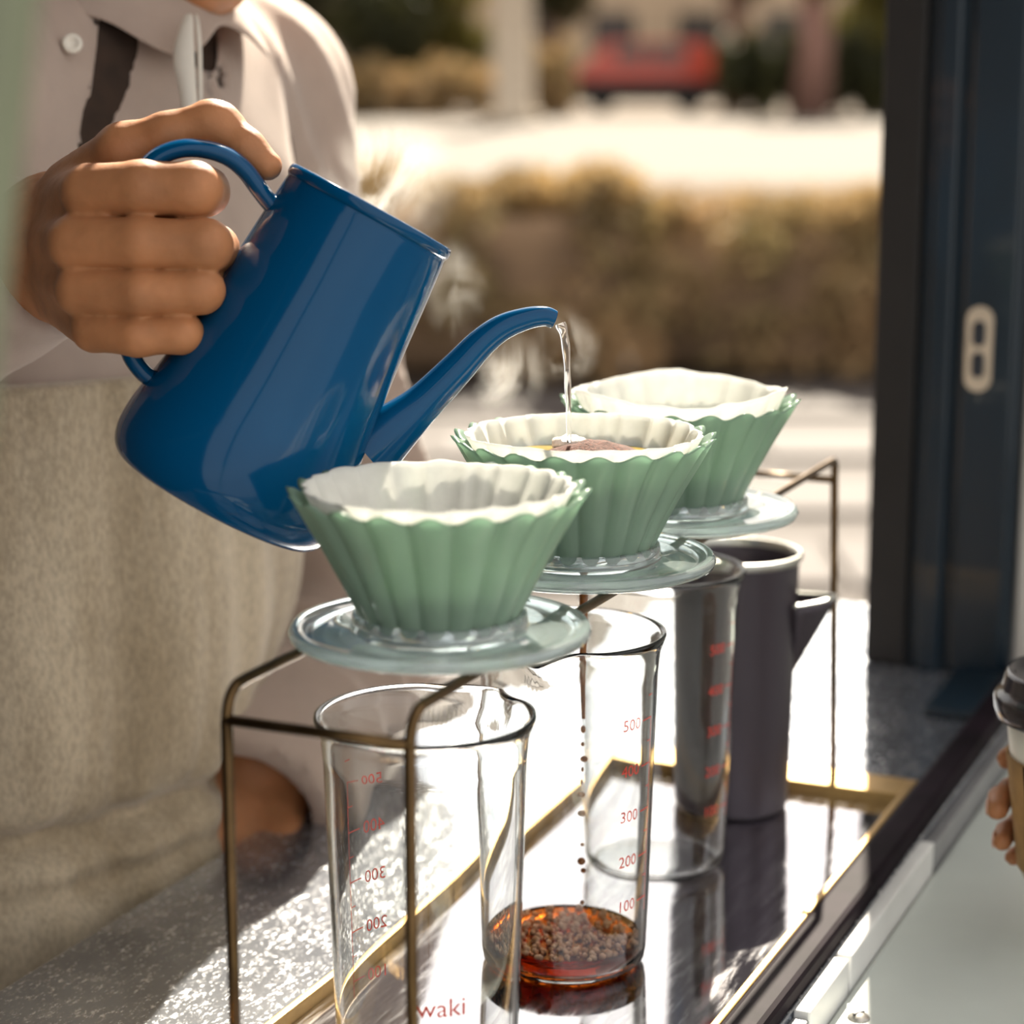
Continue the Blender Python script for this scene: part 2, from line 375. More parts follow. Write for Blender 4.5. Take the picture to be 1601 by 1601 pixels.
# ================================================================== SETTING
GZ = -0.95
def ground():
    def plane(name, x0, x1, y0, y1, z, m, cut=14):
        bm = bmesh.new(); bmesh.ops.create_grid(bm, x_segments=cut, y_segments=cut, size=.5)
        for v in bm.verts: v.co = Vector((x0 + (v.co.x + .5) * (x1 - x0), y0 + (v.co.y + .5) * (y1 - y0), z + random.uniform(-.004, .004)))
        o = link(name, bm_me(bm), m, smooth=False); tag(o, kind='structure'); return o
    plane('pavement', -30, 30, -3, 11, GZ, 'paving')
    plane('verge', -60, 70, 11, 27, GZ - .005, 'dry_soil')
    plane('road', -80, 90, 27, 53, GZ, 'road')
    plane('far_verge', -120, 130, 53, 160, GZ, 'dry_soil')
    # pale bands of paving slabs, proud of the floor
    slab = box_me(1.15, .55, .02, .01)
    fl = bpy.data.objects['pavement']
    k = 0
    for j in range(5):
        for i in range(-6, 9):
            o = link('paving_slab', slab, None if k else 'slab', fl, smooth=False); k += 1
            o.location = (i * 1.18 + .3 * (j % 2), 4.9 + j * .95, GZ + .012)
ground()
# counter
lbox('counter', -0.55, .974, -.231, .1045, -.035, 0.0, 'steel', bev=.002, label='scratched stainless steel counter top under the brass rack', cat='counter')
lbox('counter_cabinet', -0.5, .96, -.20, .100, GZ, -.036, 'counter_side', bev=.003, label='dark cabinet carrying the steel counter', cat='cabinet')
lbox('counter_edge_rail', -0.55, .82, 0.0860, .104, .0003, .012, 'black_rail', bev=.003, label='black edge rail running along the steel counter', cat='rail')
lg = lbox('serving_ledge', -0.55, 1.15, .1132, .62, -.045, -.014, 'ledge_paint', bev=.003, label='pale grey green serving ledge outside the black rail', cat='ledge')
def ledge_bits():
    # white and grey cover strips beside the rail, in lengths as seen
    for s0, s1, m in ((-.55, .235, 'strip_grey'), (.236, .30, 'strip_white'), (.304, .47, 'strip_white'), (.472, .80, 'strip_grey')):
        lbox('cover_strip', s0, s1, .1050, .1128, -.045, .002 if m == 'strip_white' else -.001, m, lg, bev=.001)
    me = lathe_me([(0, .0022), (.0022, .0020), (.0045, .0008), (.0052, 0), (.0052, -.001), (0, -.001)], 20)
    o = link('screw', me, 'screw', lg, world=True); o.location = L(.273, .1250, -.0135)
    me = box_me(.006, .0012, .001); o = link('screw_slot', me, 'pull_hole', lg, world=True, smooth=False); o.location = L(.273, .1250, -.0115); o.rotation_euler = (0, 0, .5)
ledge_bits()
# tray frame with polished plate
tray = empty('rack_tray', L(.22, 0, 0), 'polished steel tray with brass rim beneath the beakers', 'tray')
def wbox(name, s0, s1, t0, t1, z0, z1, m, par, bev=0.0): return lbox(name, s0, s1, t0, t1, z0, z1, m, par, bev)
wbox('plate', -.068, .516, -.0883, .0813, .0004, .003, 'plate', tray)
wbox('rim_bar', -.075, .545, -.0925, -.0885, .0004, .010, 'brass_flat', tray, .0008)
wbox('rim_bar', -.075, .545, 0.0815, .0855, .0004, .010, 'brass_flat', tray, .0008)
wbox('rim_bar', .5165, .545, -.0883, .0813, .0004, .010, 'brass_flat', tray, .0008)
wbox('rim_bar', -.075, -.0685, -.0883, .0813, .0004, .010, 'brass_flat', tray, .0008)

# blue window post with gasket and finger pull
post = empty('window_post', L(.80, .035, 0), 'dark blue window post with slotted pull plate behind the rack', 'post')
def make_post():
    lbox('post_body', .815, .875, .012, .081, .0, 1.35, 'frame_blue', post, .003)
    lbox('face_moulding', .806, .8145, .020, .036, .0, 1.35, 'frame_blue', post, .003)
    lbox('face_moulding', .809, .8145, .042, .078, .0, 1.35, 'frame_blue', post, .003)
    lbox('gasket', .812, .87, -.018, .0115, .0, 1.35, 'gasket', post, .003)
    lbox('reflection_block', .700, .8055, .05, .0858, .0, .006, 'frame_blue', post, .002)  # thin navy block standing in for the post's dark reflection on the steel
    # pull plate: stadium with two slots
    def stadium(hw, hh, n=14):
        return [(hw * math.cos(a), hh - hw + hw * math.sin(a)) for a in np.linspace(0, PI, n)] + [(hw * math.cos(a), -(hh - hw) + hw * math.sin(a)) for a in np.linspace(PI, 2 * PI, n)]
    def slab(pts, d, hole=None):
        bm = bmesh.new(); f = bm.faces.new([bm.verts.new((x, 0, z)) for x, z in pts]); r = bmesh.ops.extrude_face_region(bm, geom=[f])
        for v in r['geom']:
            if isinstance(v, bmesh.types.BMVert): v.co.y -= d
        return bm_me(bm)
    c = at(1530, 546, 1.0); e0 = Vector((0, 0, CZ)); r0 = c - e0; c = e0 + r0 * ((L(.8065, 0) - e0).dot(A2) / r0.dot(A2)); t = (c - ORG).dot(B2)
    for nm, hw, hh, dz, m, d, so in (('pull_plate', .0088, .0285, 0, 'pull_metal', .0025, .8088), ('pull_slot', .0043, .0085, .0105, 'pull_hole', .0008, .8062), ('pull_slot', .0043, .0085, -.0105, 'pull_hole', .0008, .8062)):
        o = link(nm, slab(stadium(hw, hh), d), m, post, smooth=False, world=True); o.location = L(so, t, c.z + dz); o.rotation_euler = (0, 0, -TH)
make_post()

# unseen stall roof and walls, added to keep the sky off the near left side
stall = empty('added_stall_shell', L(0, -1.5, GZ), 'added coffee stall shell with unseen dark roof and pale side panel', 'stall')
lbox('roof', -1.6, .90, -1.6, .16, 1.35, 1.40, 'stall_paint', stall, .004)
lbox('added_back_wall', -1.6, .60, -1.6, -1.55, GZ, 1.35, 'stall_paint', stall, .004)
lbox('added_end_wall', -1.65, -1.6, -1.6, .05, GZ, 1.35, 'stall_paint', stall, .004)

# ================================================================== RACK
ZB = 0.1952                     # height of the rack's top bars
HW = 0.0361; RL = 0.527
rack = empty('dripper_rack', L(0, 0, .010), 'thin brass wire rack holding the three green drippers', 'rack', rot=(0, 0, -TH))
def make_rack():
    rb = .0021; z0 = 0.0; zt = ZB - .010
    def rail(t):
        pts = [(t, 0, z0 - .0068), (t, 0, zt - .012), (t, .002, zt - .005), (t, .007, zt - .0008), (t, .014, zt), (t, RL - .010, zt), (t, RL - .002, zt - .0006), (t, RL, zt - .004), (t, RL, zt - .012), (t + (.004 if t > 0 else -.004), RL + .002, z0)]
        return pts
    for t in (-HW, HW):
        p = rail(t)
        link('leg', tube_me(p[:2], rb * 1.05), 'brass', rack)
        link('top_bar', tube_me(crspline(p[1:5], 5) + crspline(p[5:-1], 5), rb), 'brass', rack)
        link('leg', tube_me(p[-2:], rb * 1.05), 'brass', rack)
    for y in (0, RL): link('cross_bar', tube_me([(-HW, y, zt - .0115), (HW, y, zt - .0115)], rb * .95), 'brass', rack)
make_rack()

# ================================================================== DRIPPERS, SAUCERS, FILTERS
ZS = ZB + .0022                 # underside of the saucers
def saucer_me():
    pr = [(.0, .0), (.0255, .0), (.026, -.006), (.029, -.006), (.030, .0), (.053, .0), (.0568, .0014), (.0576, .0036), (.0566, .0056), (.0545, .0060), (.0528, .0050), (.0515, .0044), (.0345, .0044), (.0338, .0060),
          (.0332, .0100), (.0318, .0108), (.0302, .0100), (.0296, .0060), (.0290, .0050), (.0, .0050)]
    return lathe_me([(.0, .0005)] + pr[1:-1] + [(.0, .0048)], 96)
NR = 20
def dripper_me():
    H0, H1, wall = .0, .0510, .0026
    outer = [(.0285, 0), (.0295, .002), (.0318, .008), (.0365, .018), (.0425, .030), (.0485, .041), (.0540, .0500), (.0552, .0512)]
    def fl(a, amp): # sharp fluting: rounded lobes with narrow valleys
        x = (a * NR / (2 * PI)) % 1.0; return amp * (abs(math.sin(PI * x)) ** .75 - .55)
    n = 240; V = []; Fc = []
    rows = []
    seq = [('o', r, z) for r, z in outer] + [('i', r - wall, z - .0004) for r, z in outer[::-1]]
    seq.append(('c', 0, .0024))
    for kind, r, z in [('c', 0, -.0001)] + seq:
        if kind == 'c': rows.append([len(V)]); V.append((0, 0, z)); continue
        row = []
        for k in range(n):
            a = 2 * PI * k / n; u = max(0, min(1, z / .05)); amp = .0012 + .0036 * u
            rr = r + fl(a, amp); zz = z + (.0016 * math.cos(a * NR) * (1 if z > .047 else 0) * -1)
            row.append(len(V)); V.append((rr * math.cos(a), rr * math.sin(a), zz))
        rows.append(row)
    for p, q in zip(rows[:-1], rows[1:]):
        for k in range(n):
            k2 = (k + 1) % n
            if len(p) == 1: Fc.append((p[0], q[k2], q[k]))
            elif len(q) == 1: Fc.append((p[k], p[k2], q[0]))
            else: Fc.append((p[k], p[k2], q[k2], q[k]))
    return pyd(V, Fc)
def filter_me(seed, lift, lobes):
    """paper cone pressed into the flutes, its free edge standing a little over the rim"""
    g = random.Random(seed); n = 200; V = []; Fc = []
    zs = [.0042, .012, .022, .032, .042, .050, .0525]
    ph = g.uniform(0, 6.28)
    for side in (0, 1):
        for j, z in enumerate(zs):
            for k in range(n):
                a = 2 * PI * k / n; u = z / .05
                r = .0236 + (.0276) * u - .0020 - side * .0006
                x = (a * NR / (2 * PI)) % 1.0
                r += (.0010 + .0012 * u) * (abs(math.sin(PI * x)) ** .9 - .62) * (1 if lobes < 3 else .45) - .0016 * u * math.exp(-((a - 1.1) / .05) ** 2) + .0005 * u * mnoise.noise(Vector((7 * math.cos(a) + seed * 9, 7 * math.sin(a), z * 160)))
                e = max(0, (z - .034) / .018)
                top = lift * (.4 + .6 * math.sin(a * lobes / 2.0 + ph) ** 2) * e
                V.append((r * math.cos(a) , r * math.sin(a), z + top + (.0012 * mnoise.noise(Vector((5 * math.cos(a), 5 * math.sin(a), seed * 3.3))) * e)))
    m = len(zs)
    for side in (0, 1):
        o = side * m * n
        for j in range(m - 1):
            for k in range(n):
                k2 = (k + 1) % n; q = (o + j * n + k, o + j * n + k2, o + (j + 1) * n + k2, o + (j + 1) * n + k); Fc.append(q if side == 0 else q[::-1])
    for k in range(n):
        k2 = (k + 1) % n; Fc.append(((m - 1) * n + k, (m - 1) * n + k2, m * n + (m - 1) * n + k2, m * n + (m - 1) * n + k))
    Fc.append(tuple(range(n))[::-1]); Fc.append(tuple(m * n + k for k in range(n)))
    return pyd(V, Fc)
SPOT = [(.086, .006), (.220, .010), (.336, .012)]
WHICH = ['nearest to the camera, over the empty beaker', 'in the middle of the rack, being poured into', 'farthest back on the rack']
sau, dri = saucer_me(), dripper_me()
for i, (s, t) in enumerate(SPOT):
    o = link('dripper_saucer', sau, 'resin' if i == 0 else None); o.location = L(s, t, ZS)
    tag(o, ['clear bluish saucer under the nearest green dripper', 'clear bluish saucer under the middle green dripper', 'clear bluish saucer under the farthest green dripper'][i], 'saucer', 'dripper saucers on the rack')
    o = link('coffee_dripper', dri, 'jade' if i == 0 else None); o.location = L(s, t, ZS + .0052); o.rotation_euler = (0, 0, .13 + i * .1)
    tag(o, ['fluted jade green coffee dripper nearest the camera, above empty beaker', 'fluted jade green coffee dripper in the middle, receiving poured water', 'fluted jade green coffee dripper farthest back beside the rear rack leg'][i], 'dripper', 'jade drippers on the rack')
    o = link('paper_filter', filter_me(i, [.0012, .0010, .0055][i], [2, 2, 3][i]), 'paper'); o.location = L(s, t, ZS + .0056); o.rotation_euler = (0, 0, .13 + i * .1)
    tag(o, ['white paper filter inside the nearest green dripper', 'white paper filter holding wet coffee in the middle dripper', 'white paper filter standing above the farthest dripper rim'][i], 'filter', 'paper filters in the drippers')
def add_assumed_grounds():  # unseen grounds, assumed and added to darken these dripper bases
    me = lathe_me([(0, .0045), (.0205, .0045), (.0300, .0190), (.0310, .0215), (.028, .0205), (.012, .0150), (0, .0135)], 48)
    for k, f in enumerate([o for o in COL.objects if o.name.startswith('paper_filter') and not o.name.endswith('001')]):
        link('assumed_grounds', me, None if k else 'grounds', f)
add_assumed_grounds()
def coffee_bed():
    s, t = SPOT[1]; c = empty('coffee_bed', L(s, t, ZS + .0056 + .0400), 'wet blooming coffee grounds in the middle dripper', 'coffee')
    n = 60
    def fn(a, i, r, z): return r * (1 + .02 * math.sin(5 * a + i)), z + .0006 * math.sin(3 * a + 2 * i)
    link('liquid', lathe_me([(0, -.004), (.030, -.004), (.0405, .0), (.0402, .0012), (.02, .0012), (0, .0012)], n), 'brew', c)
    o = link('bloom', lathe_me([(0, .0095), (.006, .0092), (.012, .0078), (.018, .0055), (.024, .0030), (.029, .0008), (.029, -.002), (0, -.002)], n, fn), 'grounds', c); o.location = (0.004, -.004, 0)
    o = link('foam', lathe_me([(0, .0106), (.003, .0103), (.0055, .0095), (.0075, .0084), (.0075, .006), (0, .006)], n, fn), 'foam', c); o.location = (-.006, .006, 0)
    o = link('foam', lathe_me([(0, .0052), (.006, .0046), (.010, .0028), (.012, .0006), (.012, -.001), (0, -.001)], 40, fn), 'foam', c); o.location = (-.022, -.006, 0)
coffee_bed()

# ================================================================== BEAKERS
BH = .157                       # beaker height
def beaker_r(z): return .0362 + (.0402 - .0362) * min(1, z / .14)
def beaker_me(spout):
    pr = [(0, 0.0008), (.030, .0004), (.0335, .0012), (.0355, .0038), (.0362, .008)]
    for z in (.03, .06, .09, .12, .138): pr.append((beaker_r(z), z))
    pr += [(.0412, .149), (.0430, .1542), (.0438, .1562), (.0436, .1576), (.0424, .1578), (.0412, .1564), (.0396, .1505), (.0385, .143)]
    for z in (.12, .09, .06, .03): pr.append((beaker_r(z) - .0017, z))
    pr += [(.0345, .010), (.0338, .0058), (.0318, .0036), (.0285, .0028), (0, .0028)]
    def fn(a, i, r, z):
        e = max(0, (z - .133) / .024); d = abs((a - spout + PI) % (2 * PI) - PI); g = math.exp(-(d / .16) ** 2)
        side = math.exp(-((d - .42) / .16) ** 2)
        return r + e * e * (.0085 * g - .0022 * side), z - e * e * .0022 * g
    return lathe_me(pr, 128, fn)
def wrap(me, phi, zc, flipx=1):
    for v in me.vertices:
        z = zc + v.co.y; rr = beaker_r(z) + .00025; a = phi + v.co.x / rr * flipx; v.co = (rr * math.cos(a), rr * math.sin(a), z)
    me.update(); return me
def strip_me(x0, x1, y0, y1, n=8):
    V = [(x0 + (x1 - x0) * i / n, y, 0) for i in range(n + 1) for y in (y0, y1)]
    return pyd(V, [(2 * i, 2 * i + 2, 2 * i + 3, 2 * i + 1) for i in range(n)])
def beaker(s, t, label, phi, spout, big=1.0, logo=False):
    b = empty('glass_beaker', L(s, t, .0032), label, 'beaker', 'measuring beakers in the tray')
    link('body', beaker_me(spout), 'beaker_glass', b)
    for i, num in enumerate(('100', '200', '300', '400', '500')):
        z = .037 + .0213 * i
        link('numeral', wrap(text_me(num, .0075 * big), phi, z - .0005), 'red_print', b, smooth=False)
        link('graduation_mark', wrap(strip_me(.0075, .0155, z - .00028, z + .00028), phi, 0), 'red_print', b, smooth=False)
        link('graduation_mark', wrap(strip_me(.0120, .0155, z + .01065 - .00022, z + .01065 + .00022), phi, 0), 'red_print', b, smooth=False)
    m = strip_me(.0, .00055, 0, 1, 1); V = []; n = 12
    m = pyd([(x, .030 + .092 * j / n, 0) for j in range(n + 1) for x in (.0150, .0155)], [(2 * j, 2 * j + 1, 2 * j + 3, 2 * j + 2) for j in range(n)])
    link('scale_line', wrap(m, phi, 0), 'red_print', b, smooth=False)
    if logo: link('logo', wrap(text_me('iwaki', .0108), phi + R(152), .050), 'red_print', b, smooth=False)
    return b
BSP = [(.1030, -.009), (.2450, -.0065), (.380, -.013)]
beaker(*BSP[0], 'empty clear glass beaker with red scale, nearest the camera', R(127), R(58), logo=True)
beaker(*BSP[1], 'clear glass beaker with dripped coffee in its bottom', R(-47), R(252))
beaker(*BSP[2], 'empty clear glass beaker beside the dark metal pitcher', R(-46), R(170))
def coffee_in_beaker():
    base = L(*BSP[1], .0032); g = random.Random(3)
    c = empty('brewed_coffee', base + Vector((0, 0, .003)), 'amber brown coffee pooled with bubbles in the beaker', 'coffee')
    link('liquid', lathe_me([(0, .0001), (.0284, .0001), (.0316, .0009), (.0336, .0030), (.0343, .0070), (.0344, .0098), (.0340, .0092), (.030, .0088), (0, .0087)], 72), 'coffee', c)
    V = []; Fc = []
    bm = bmesh.new(); bmesh.ops.create_icosphere(bm, subdivisions=1, radius=1); bv = [v.co.copy() for v in bm.verts]; bf = [[v.index for v in f.verts] for f in bm.faces]; bm.free()
    for k in range(420):
        a = g.uniform(0, 2 * PI); rr = .0325 * math.sqrt(g.random()); r = g.uniform(.0006, .0021) * (1.2 if g.random() < .12 else .8)
        o = len(V); V += [v * r + Vector((rr * math.cos(a), rr * math.sin(a), .0090 + r * .45)) for v in bv]; Fc += [tuple(i + o for i in f) for f in bf]
    tag(link('froth', pyd(V, Fc), 'bubble', c), kind='stuff')
    # thread of coffee that breaks into drops
    x = .006
    s = empty('coffee_drip', base + Vector((x, -.006, 0)), 'thin brown coffee thread breaking into drops above the beaker', 'coffee')
    top = ZS - .0045 - .0032
    link('thread', tube_me([(.0, 0, top), (.0002, 0, .16), (-.0002, 0, .14), (.0004, 0, .118)], [.0022, .0018, .0014, .0008], 10), 'coffee_drop', s)
    sph = lambda r, sz: lathe_me([(0, -r * sz)] + [(r * math.cos(a), r * sz * math.sin(a)) for a in np.linspace(-PI / 2, PI / 2, 9)[1:-1]] + [(0, r * sz)], 12)
    for z, r, sz in ((.113, .0012, 1.5), (.106, .0008, 1.4), (.099, .0018, .8), (.094, .0006, 2), (.088, .0006, 2.2), (.082, .0019, .75), (.073, .0020, .7), (.058, .0009, 1), (.050, .0019, .9), (.0455, .0012, 1), (.030, .0010, 1)):
        o = link('drop', sph(r, sz), 'coffee_drop', s); o.location = (g.uniform(-.0006, .0008), 0, z)
coffee_in_beaker()

# ================================================================== DARK PITCHER
def pitcher():
    p = empty('metal_pitcher', L(.481, -.005, .0032), 'dark grey metal pitcher with short triangular spout behind the beakers', 'pitcher', rot=(0, 0, R(-8)))
    H = .145
    prof = [(0, .001), (.028, .0), (.0305, .0012), (.0312, .004), (.0318, .02), (.0330, .08), (.0342, .140), (.0346, H - .003), (.0334, H - .003), (.0328, .139), (.0318, .08), (.0306, .02), (.029, .004), (0, .004)]
    link('body', lathe_me(prof, 72), 'jug_metal', p)
    link('rim', lathe_me([(.0332, H - .0035), (.0352, H - .0035), (.0364, H - .0015), (.0360, H + .0010), (.0344, H + .0012), (.0332, H - .0005), (.0332, H - .0035)], 72), 'jug_rim', p)
    # spout: V-shaped trough on the right, from below the rim outward
    V = []; Fc = []; n = 9
    zt = H - .026
    def ring(inset):
        out = []
        for k in range(n):
            a = PI * (k / (n - 1)) - PI / 2      # across the trough
            out.append(a)
        return out
    rows = []
    for j in range(7):
        u = j / 6.0                              # 0 top edge, 1 bottom point
        z = zt - .040 * u; reach = .0225 * (1 - u) ** 1.0; half = .0150 * (1 - u) ** .8 + .0008
        row = []
        for k in range(n):
            a = -1 + 2 * k / (n - 1)
            x = .0318 + reach * (1 - abs(a) ** 1.6) * 1.0; row.append(len(V)); V.append((x, half * a, z + .003 * (1 - abs(a)) * (1 - u)))
        rows.append(row)
    for r0, r1 in zip(rows[:-1], rows[1:]):
        for k in range(n - 1): Fc.append((r0[k], r0[k + 1], r1[k + 1], r1[k]))
    o = link('spout', pyd(V, Fc), 'jug_metal', p); md = o.modifiers.new('solid', 'SOLIDIFY'); md.thickness = .0014; md.offset = -1
    top = [Vector(V[i]) for i in rows[0]]
    link('spout_lip', tube_me(crspline([tuple(v) for v in top], 4), .0011, 8), 'jug_rim', p)
pitcher()

# ================================================================== KETTLE
KS = 3778.0                     # pixels per metre used when the kettle was measured
def kp(x, y):
    dx, dy = x - 588, y - 327; return ((.875 * dx + .485 * dy) / KS / .98, (525 - (-.485 * dx + .875 * dy)) / KS)
KB = at(333, 786, .905); KYAW, KTILT = R(12), R(29.5)
KM = Matrix.Translation(KB) @ Matrix.Rotation(KYAW, 4, 'Z') @ Matrix.Rotation(KTILT, 4, 'Y')
kettle = empty('pouring_kettle', KB, 'glossy blue enamel gooseneck kettle tilted to pour', 'kettle', rot=(Matrix.Rotation(KYAW, 3, 'Z') @ Matrix.Rotation(KTILT, 3, 'Y')).to_euler())
def make_kettle():
    px = [(0, 3), (120, 3), (150, 0), (168, 5), (181, 18), (188, 36), (190.5, 56), (189, 85), (184, 118), (176, 160), (168, 210), (160, 275), (152, 350), (146, 425), (140, 490), (138, 506)]
    body = [(r / KS, z / KS) for r, z in crspline(px, 3)]
    inner = [((max(r - 5, 0)) / KS, z / KS) for r, z in [(137, 512), (136, 490), (142, 425), (148, 350), (156, 275), (164, 210), (172, 160), (180, 110), (182, 70), (170, 30), (0, 22)]]
    link('body', lathe_me(body + [(138.5 / KS, 510 / KS)] + inner, 96), 'enamel', kettle)
    link('rim', lathe_me([(r / KS, z / KS) for r, z in [(133, 508), (138, 507), (141, 512), (141.5, 520), (139, 526), (135, 527), (131.5, 523), (131, 514), (133, 508)]], 96), 'enamel', kettle)
    sp = [((572, 712), 112), ((600, 688), 96), ((640, 655), 74), ((670, 628), 62), ((719, 579), 54), ((756, 540), 47), ((790, 515), 42), ((828, 501), 36), ((858, 497), 32), ((874, 502), 30)]
    pts = crspline([(kp(*p)[0], 0, kp(*p)[1], wd / 2 / KS) for p, wd in sp], 6)
    me = tube_me([(p[0], 0, p[2]) for p in pts], [p[3] for p in pts], 28, side=(0, 1, 0), caps=False)
    # hollow mouth: turn the wall back inside near the tip
    bm = bmesh.new(); bm.from_mesh(me); bm.verts.ensure_lookup_table(); n = 28; N = len(pts)
    prev = [bm.verts[(N - 1) * n + k] for k in range(n)]
    for back, sc in ((0, .80), (3, .75), (7, .72)):
        c = Vector((pts[N - 1 - back][0], 0, pts[N - 1 - back][2])); row = []
        bm.verts.ensure_lookup_table(); ring0 = [bm.verts[(N - 1 - back) * n + k].co.copy() for k in range(n)]
        for k in range(n):
            v0 = ring0[k]; row.append(bm.verts.new(c + (v0 - c) * sc)); continue
            v0 = bm.verts[(N - 1 - back) * n + k].co; row.append(bm.verts.new(c + (v0 - c) * sc))
        for k in range(n): bm.faces.new((prev[k], prev[(k + 1) % n], row[(k + 1) % n], row[k]))
        prev = row
        bm.verts.ensure_lookup_table()
    bm.faces.new(prev); link('spout', bm_me(bm), 'enamel', kettle)
    hp = [(456, 341), (436, 325), (415, 298), (396, 272), (372, 252), (340, 241), (300, 240), (262, 256), (236, 290), (220, 350), (212, 420), (208, 490), (214, 545), (232, 577), (254, 594), (276, 604)]
    pts = crspline([(kp(*p)[0], 0, kp(*p)[1]) for p in hp], 5)
    N = len(pts); rad = [.0038 + .0012 * (max(0, 1 - i / 5) + max(0, 1 - (N - 1 - i) / 5)) for i in range(N)]
    link('handle', tube_me(pts, rad, 18, side=(0, 1, 0), flat=1.8), 'enamel', kettle)
make_kettle()
def stream():
    d = .925
    P = [(876, 506, .0026), (881, 520, .0023), (885, 545, .0019), (887, 580, .0016), (888, 615, .0015), (889, 650, .0013), (890, 692, .0012)]
    pts = [(*at(x, y, d), r) for x, y, r in P]; pts = crspline(pts, 7)
    rad = [p[3] * (1 + .10 * math.sin(i * .55)) for i, p in enumerate(pts)]
    c = Vector(pts[-1][:3]); me = tube_me([Vector(p[:3]) - c for p in pts], rad, 14, flat=.75)
    o = link('water_stream', me, 'water'); o.location = c; tag(o, 'clear hot water stream falling from the kettle spout', 'water')
stream()

# ================================================================== PERSON POURING
RS = at(-110, 160, 1.06); LS = at(385, 150, 1.30)
RE = at(-420, 640, 1.07); RW = at(72, 385, .955)
LE = at(555, 930, 1.365); LW = at(395, 1245, 1.215)
Uv = (LS - RS); Uv.z = 0; Uv.normalize(); Vv = Vector((Uv.y, -Uv.x, 0)); Wv = Vector((0, 0, 1))
NB = (RS + LS) / 2 + Vector((0, 0, .035)) - Vv * .005     # neck base
WC = at(25, 1240, 1.20)                                    # waist centre
BM = np.array([list(Uv), list(Vv), list(Wv)], np.float32)
person = empty('person', Vector((WC.x, WC.y, GZ)), 'person in pale shirt and linen apron pouring from the blue kettle', 'person')
CHIN = NB + Vv * .070 + Vector((0, 0, .020))
HC = NB + Vv * .035 + Vector((0, 0, .125))
def tors(P, g=0.0):
    """torso, neck to hip, as stacked ellipsoids in the body's own axes"""
    ch = NB - Vector((0, 0, .14)); d = sd_ell(P, ch, (.150 + g, .098 + g, .175 + g), BM)
    mid = ch.lerp(WC, .55); d = smin(d, sd_ell(P, mid, (.125 + g, .090 + g, .16 + g), BM), .06)
    d = smin(d, sd_ell(P, WC + Vector((0, 0, -.02)), (.122 + g, .092 + g, .12 + g), BM), .05)
    hip = WC + Vector((0, 0, -.13)); d = smin(d, sd_ell(P, hip, (.150 + g, .094 + g, .13 + g), BM), .06)
    sh = .052 + g; d = smin(d, sd_seg(P, NB + Vector((0, 0, -.020)), LS, .040 + g, sh), .04); d = smin(d, sd_seg(P, NB + Vector((0, 0, -.020)), RS, .040 + g, sh), .04)
    return d
def armR(P, g=0.0, end=RW): return smin(sd_seg(P, RS, RE, .049 + g, .040 + g), sd_seg(P, RE, end, .040 + g, .026 + g), .02)
def armL(P, g=0.0, end=LW): return smin(sd_seg(P, LS, LE, .049 + g, .040 + g), sd_seg(P, LE, end, .040 + g, .027 + g), .02)
HIPR = WC - Uv * .075 + Vector((0, 0, -.17)); HIPL = WC + Uv * .075 + Vector((0, 0, -.17))
FTR = Vector((HIPR.x, HIPR.y, GZ + .07)); FTL = Vector((HIPL.x, HIPL.y, GZ + .07))
def legs(P, g=0.0):
    d = None
    for h, f in ((HIPR, FTR), (HIPL, FTL)):
        kn = h.lerp(f, .5) + Vv * .02
        e = smin(sd_seg(P, h, kn, .078 + g, .052 + g), sd_seg(P, kn, f, .052 + g, .036 + g), .03); e = smin(e, sd_seg(P, f - Vv * .03 - Wv * .035, f + Vv * .13 - Wv * .045, .034 + g, .026 + g), .03)
        d = e if d is None else np.minimum(d, e)
    return d
def head(P):
    d = sd_ell(P, HC + Vector((0, 0, .015)) - Vv * .012, (.072, .090, .098), BM)
    d = smin(d, sd_seg(P, CHIN + Vector((0, 0, .012)) - Vv * .004, HC + Vv * .045 - Vector((0, 0, .015)), .027, .050), .03)
    for s in (-1, 1):
        d = smin(d, sd_seg(P, CHIN + Vector((0, 0, .020)), HC + Uv * (.055 * s) - Vector((0, 0, .035)) - Vv * .01, .020, .022), .025)   # jaw line
        d = smin(d, sd_ell(P, HC + Uv * (.074 * s) - Vv * .012, (.010, .018, .030), BM), .008)                                            # ear
        d = smax(d, -sd_ell(P, HC + Uv * (.031 * s) + Vv * .088 + Wv * .012, (.018, .012, .010), BM), .012)                               # eye socket
    n0 = HC + Vv * .086 + Wv * .014
    d = smin(d, sd_seg(P, n0, HC + Vv * .105 - Wv * .026, .007, .012), .012)
    d = smin(d, sd_ell(P, HC + Vv * .086 - Wv * .054, (.022, .009, .006), BM), .006); d = smin(d, sd_ell(P, HC + Vv * .085 - Wv * .066, (.020, .009, .007), BM), .005)
    d = smin(d, sd_seg(P, NB - Vv * .004 - Wv * .02, HC - Wv * .05 - Vv * .02, .050, .046), .025)
    return d
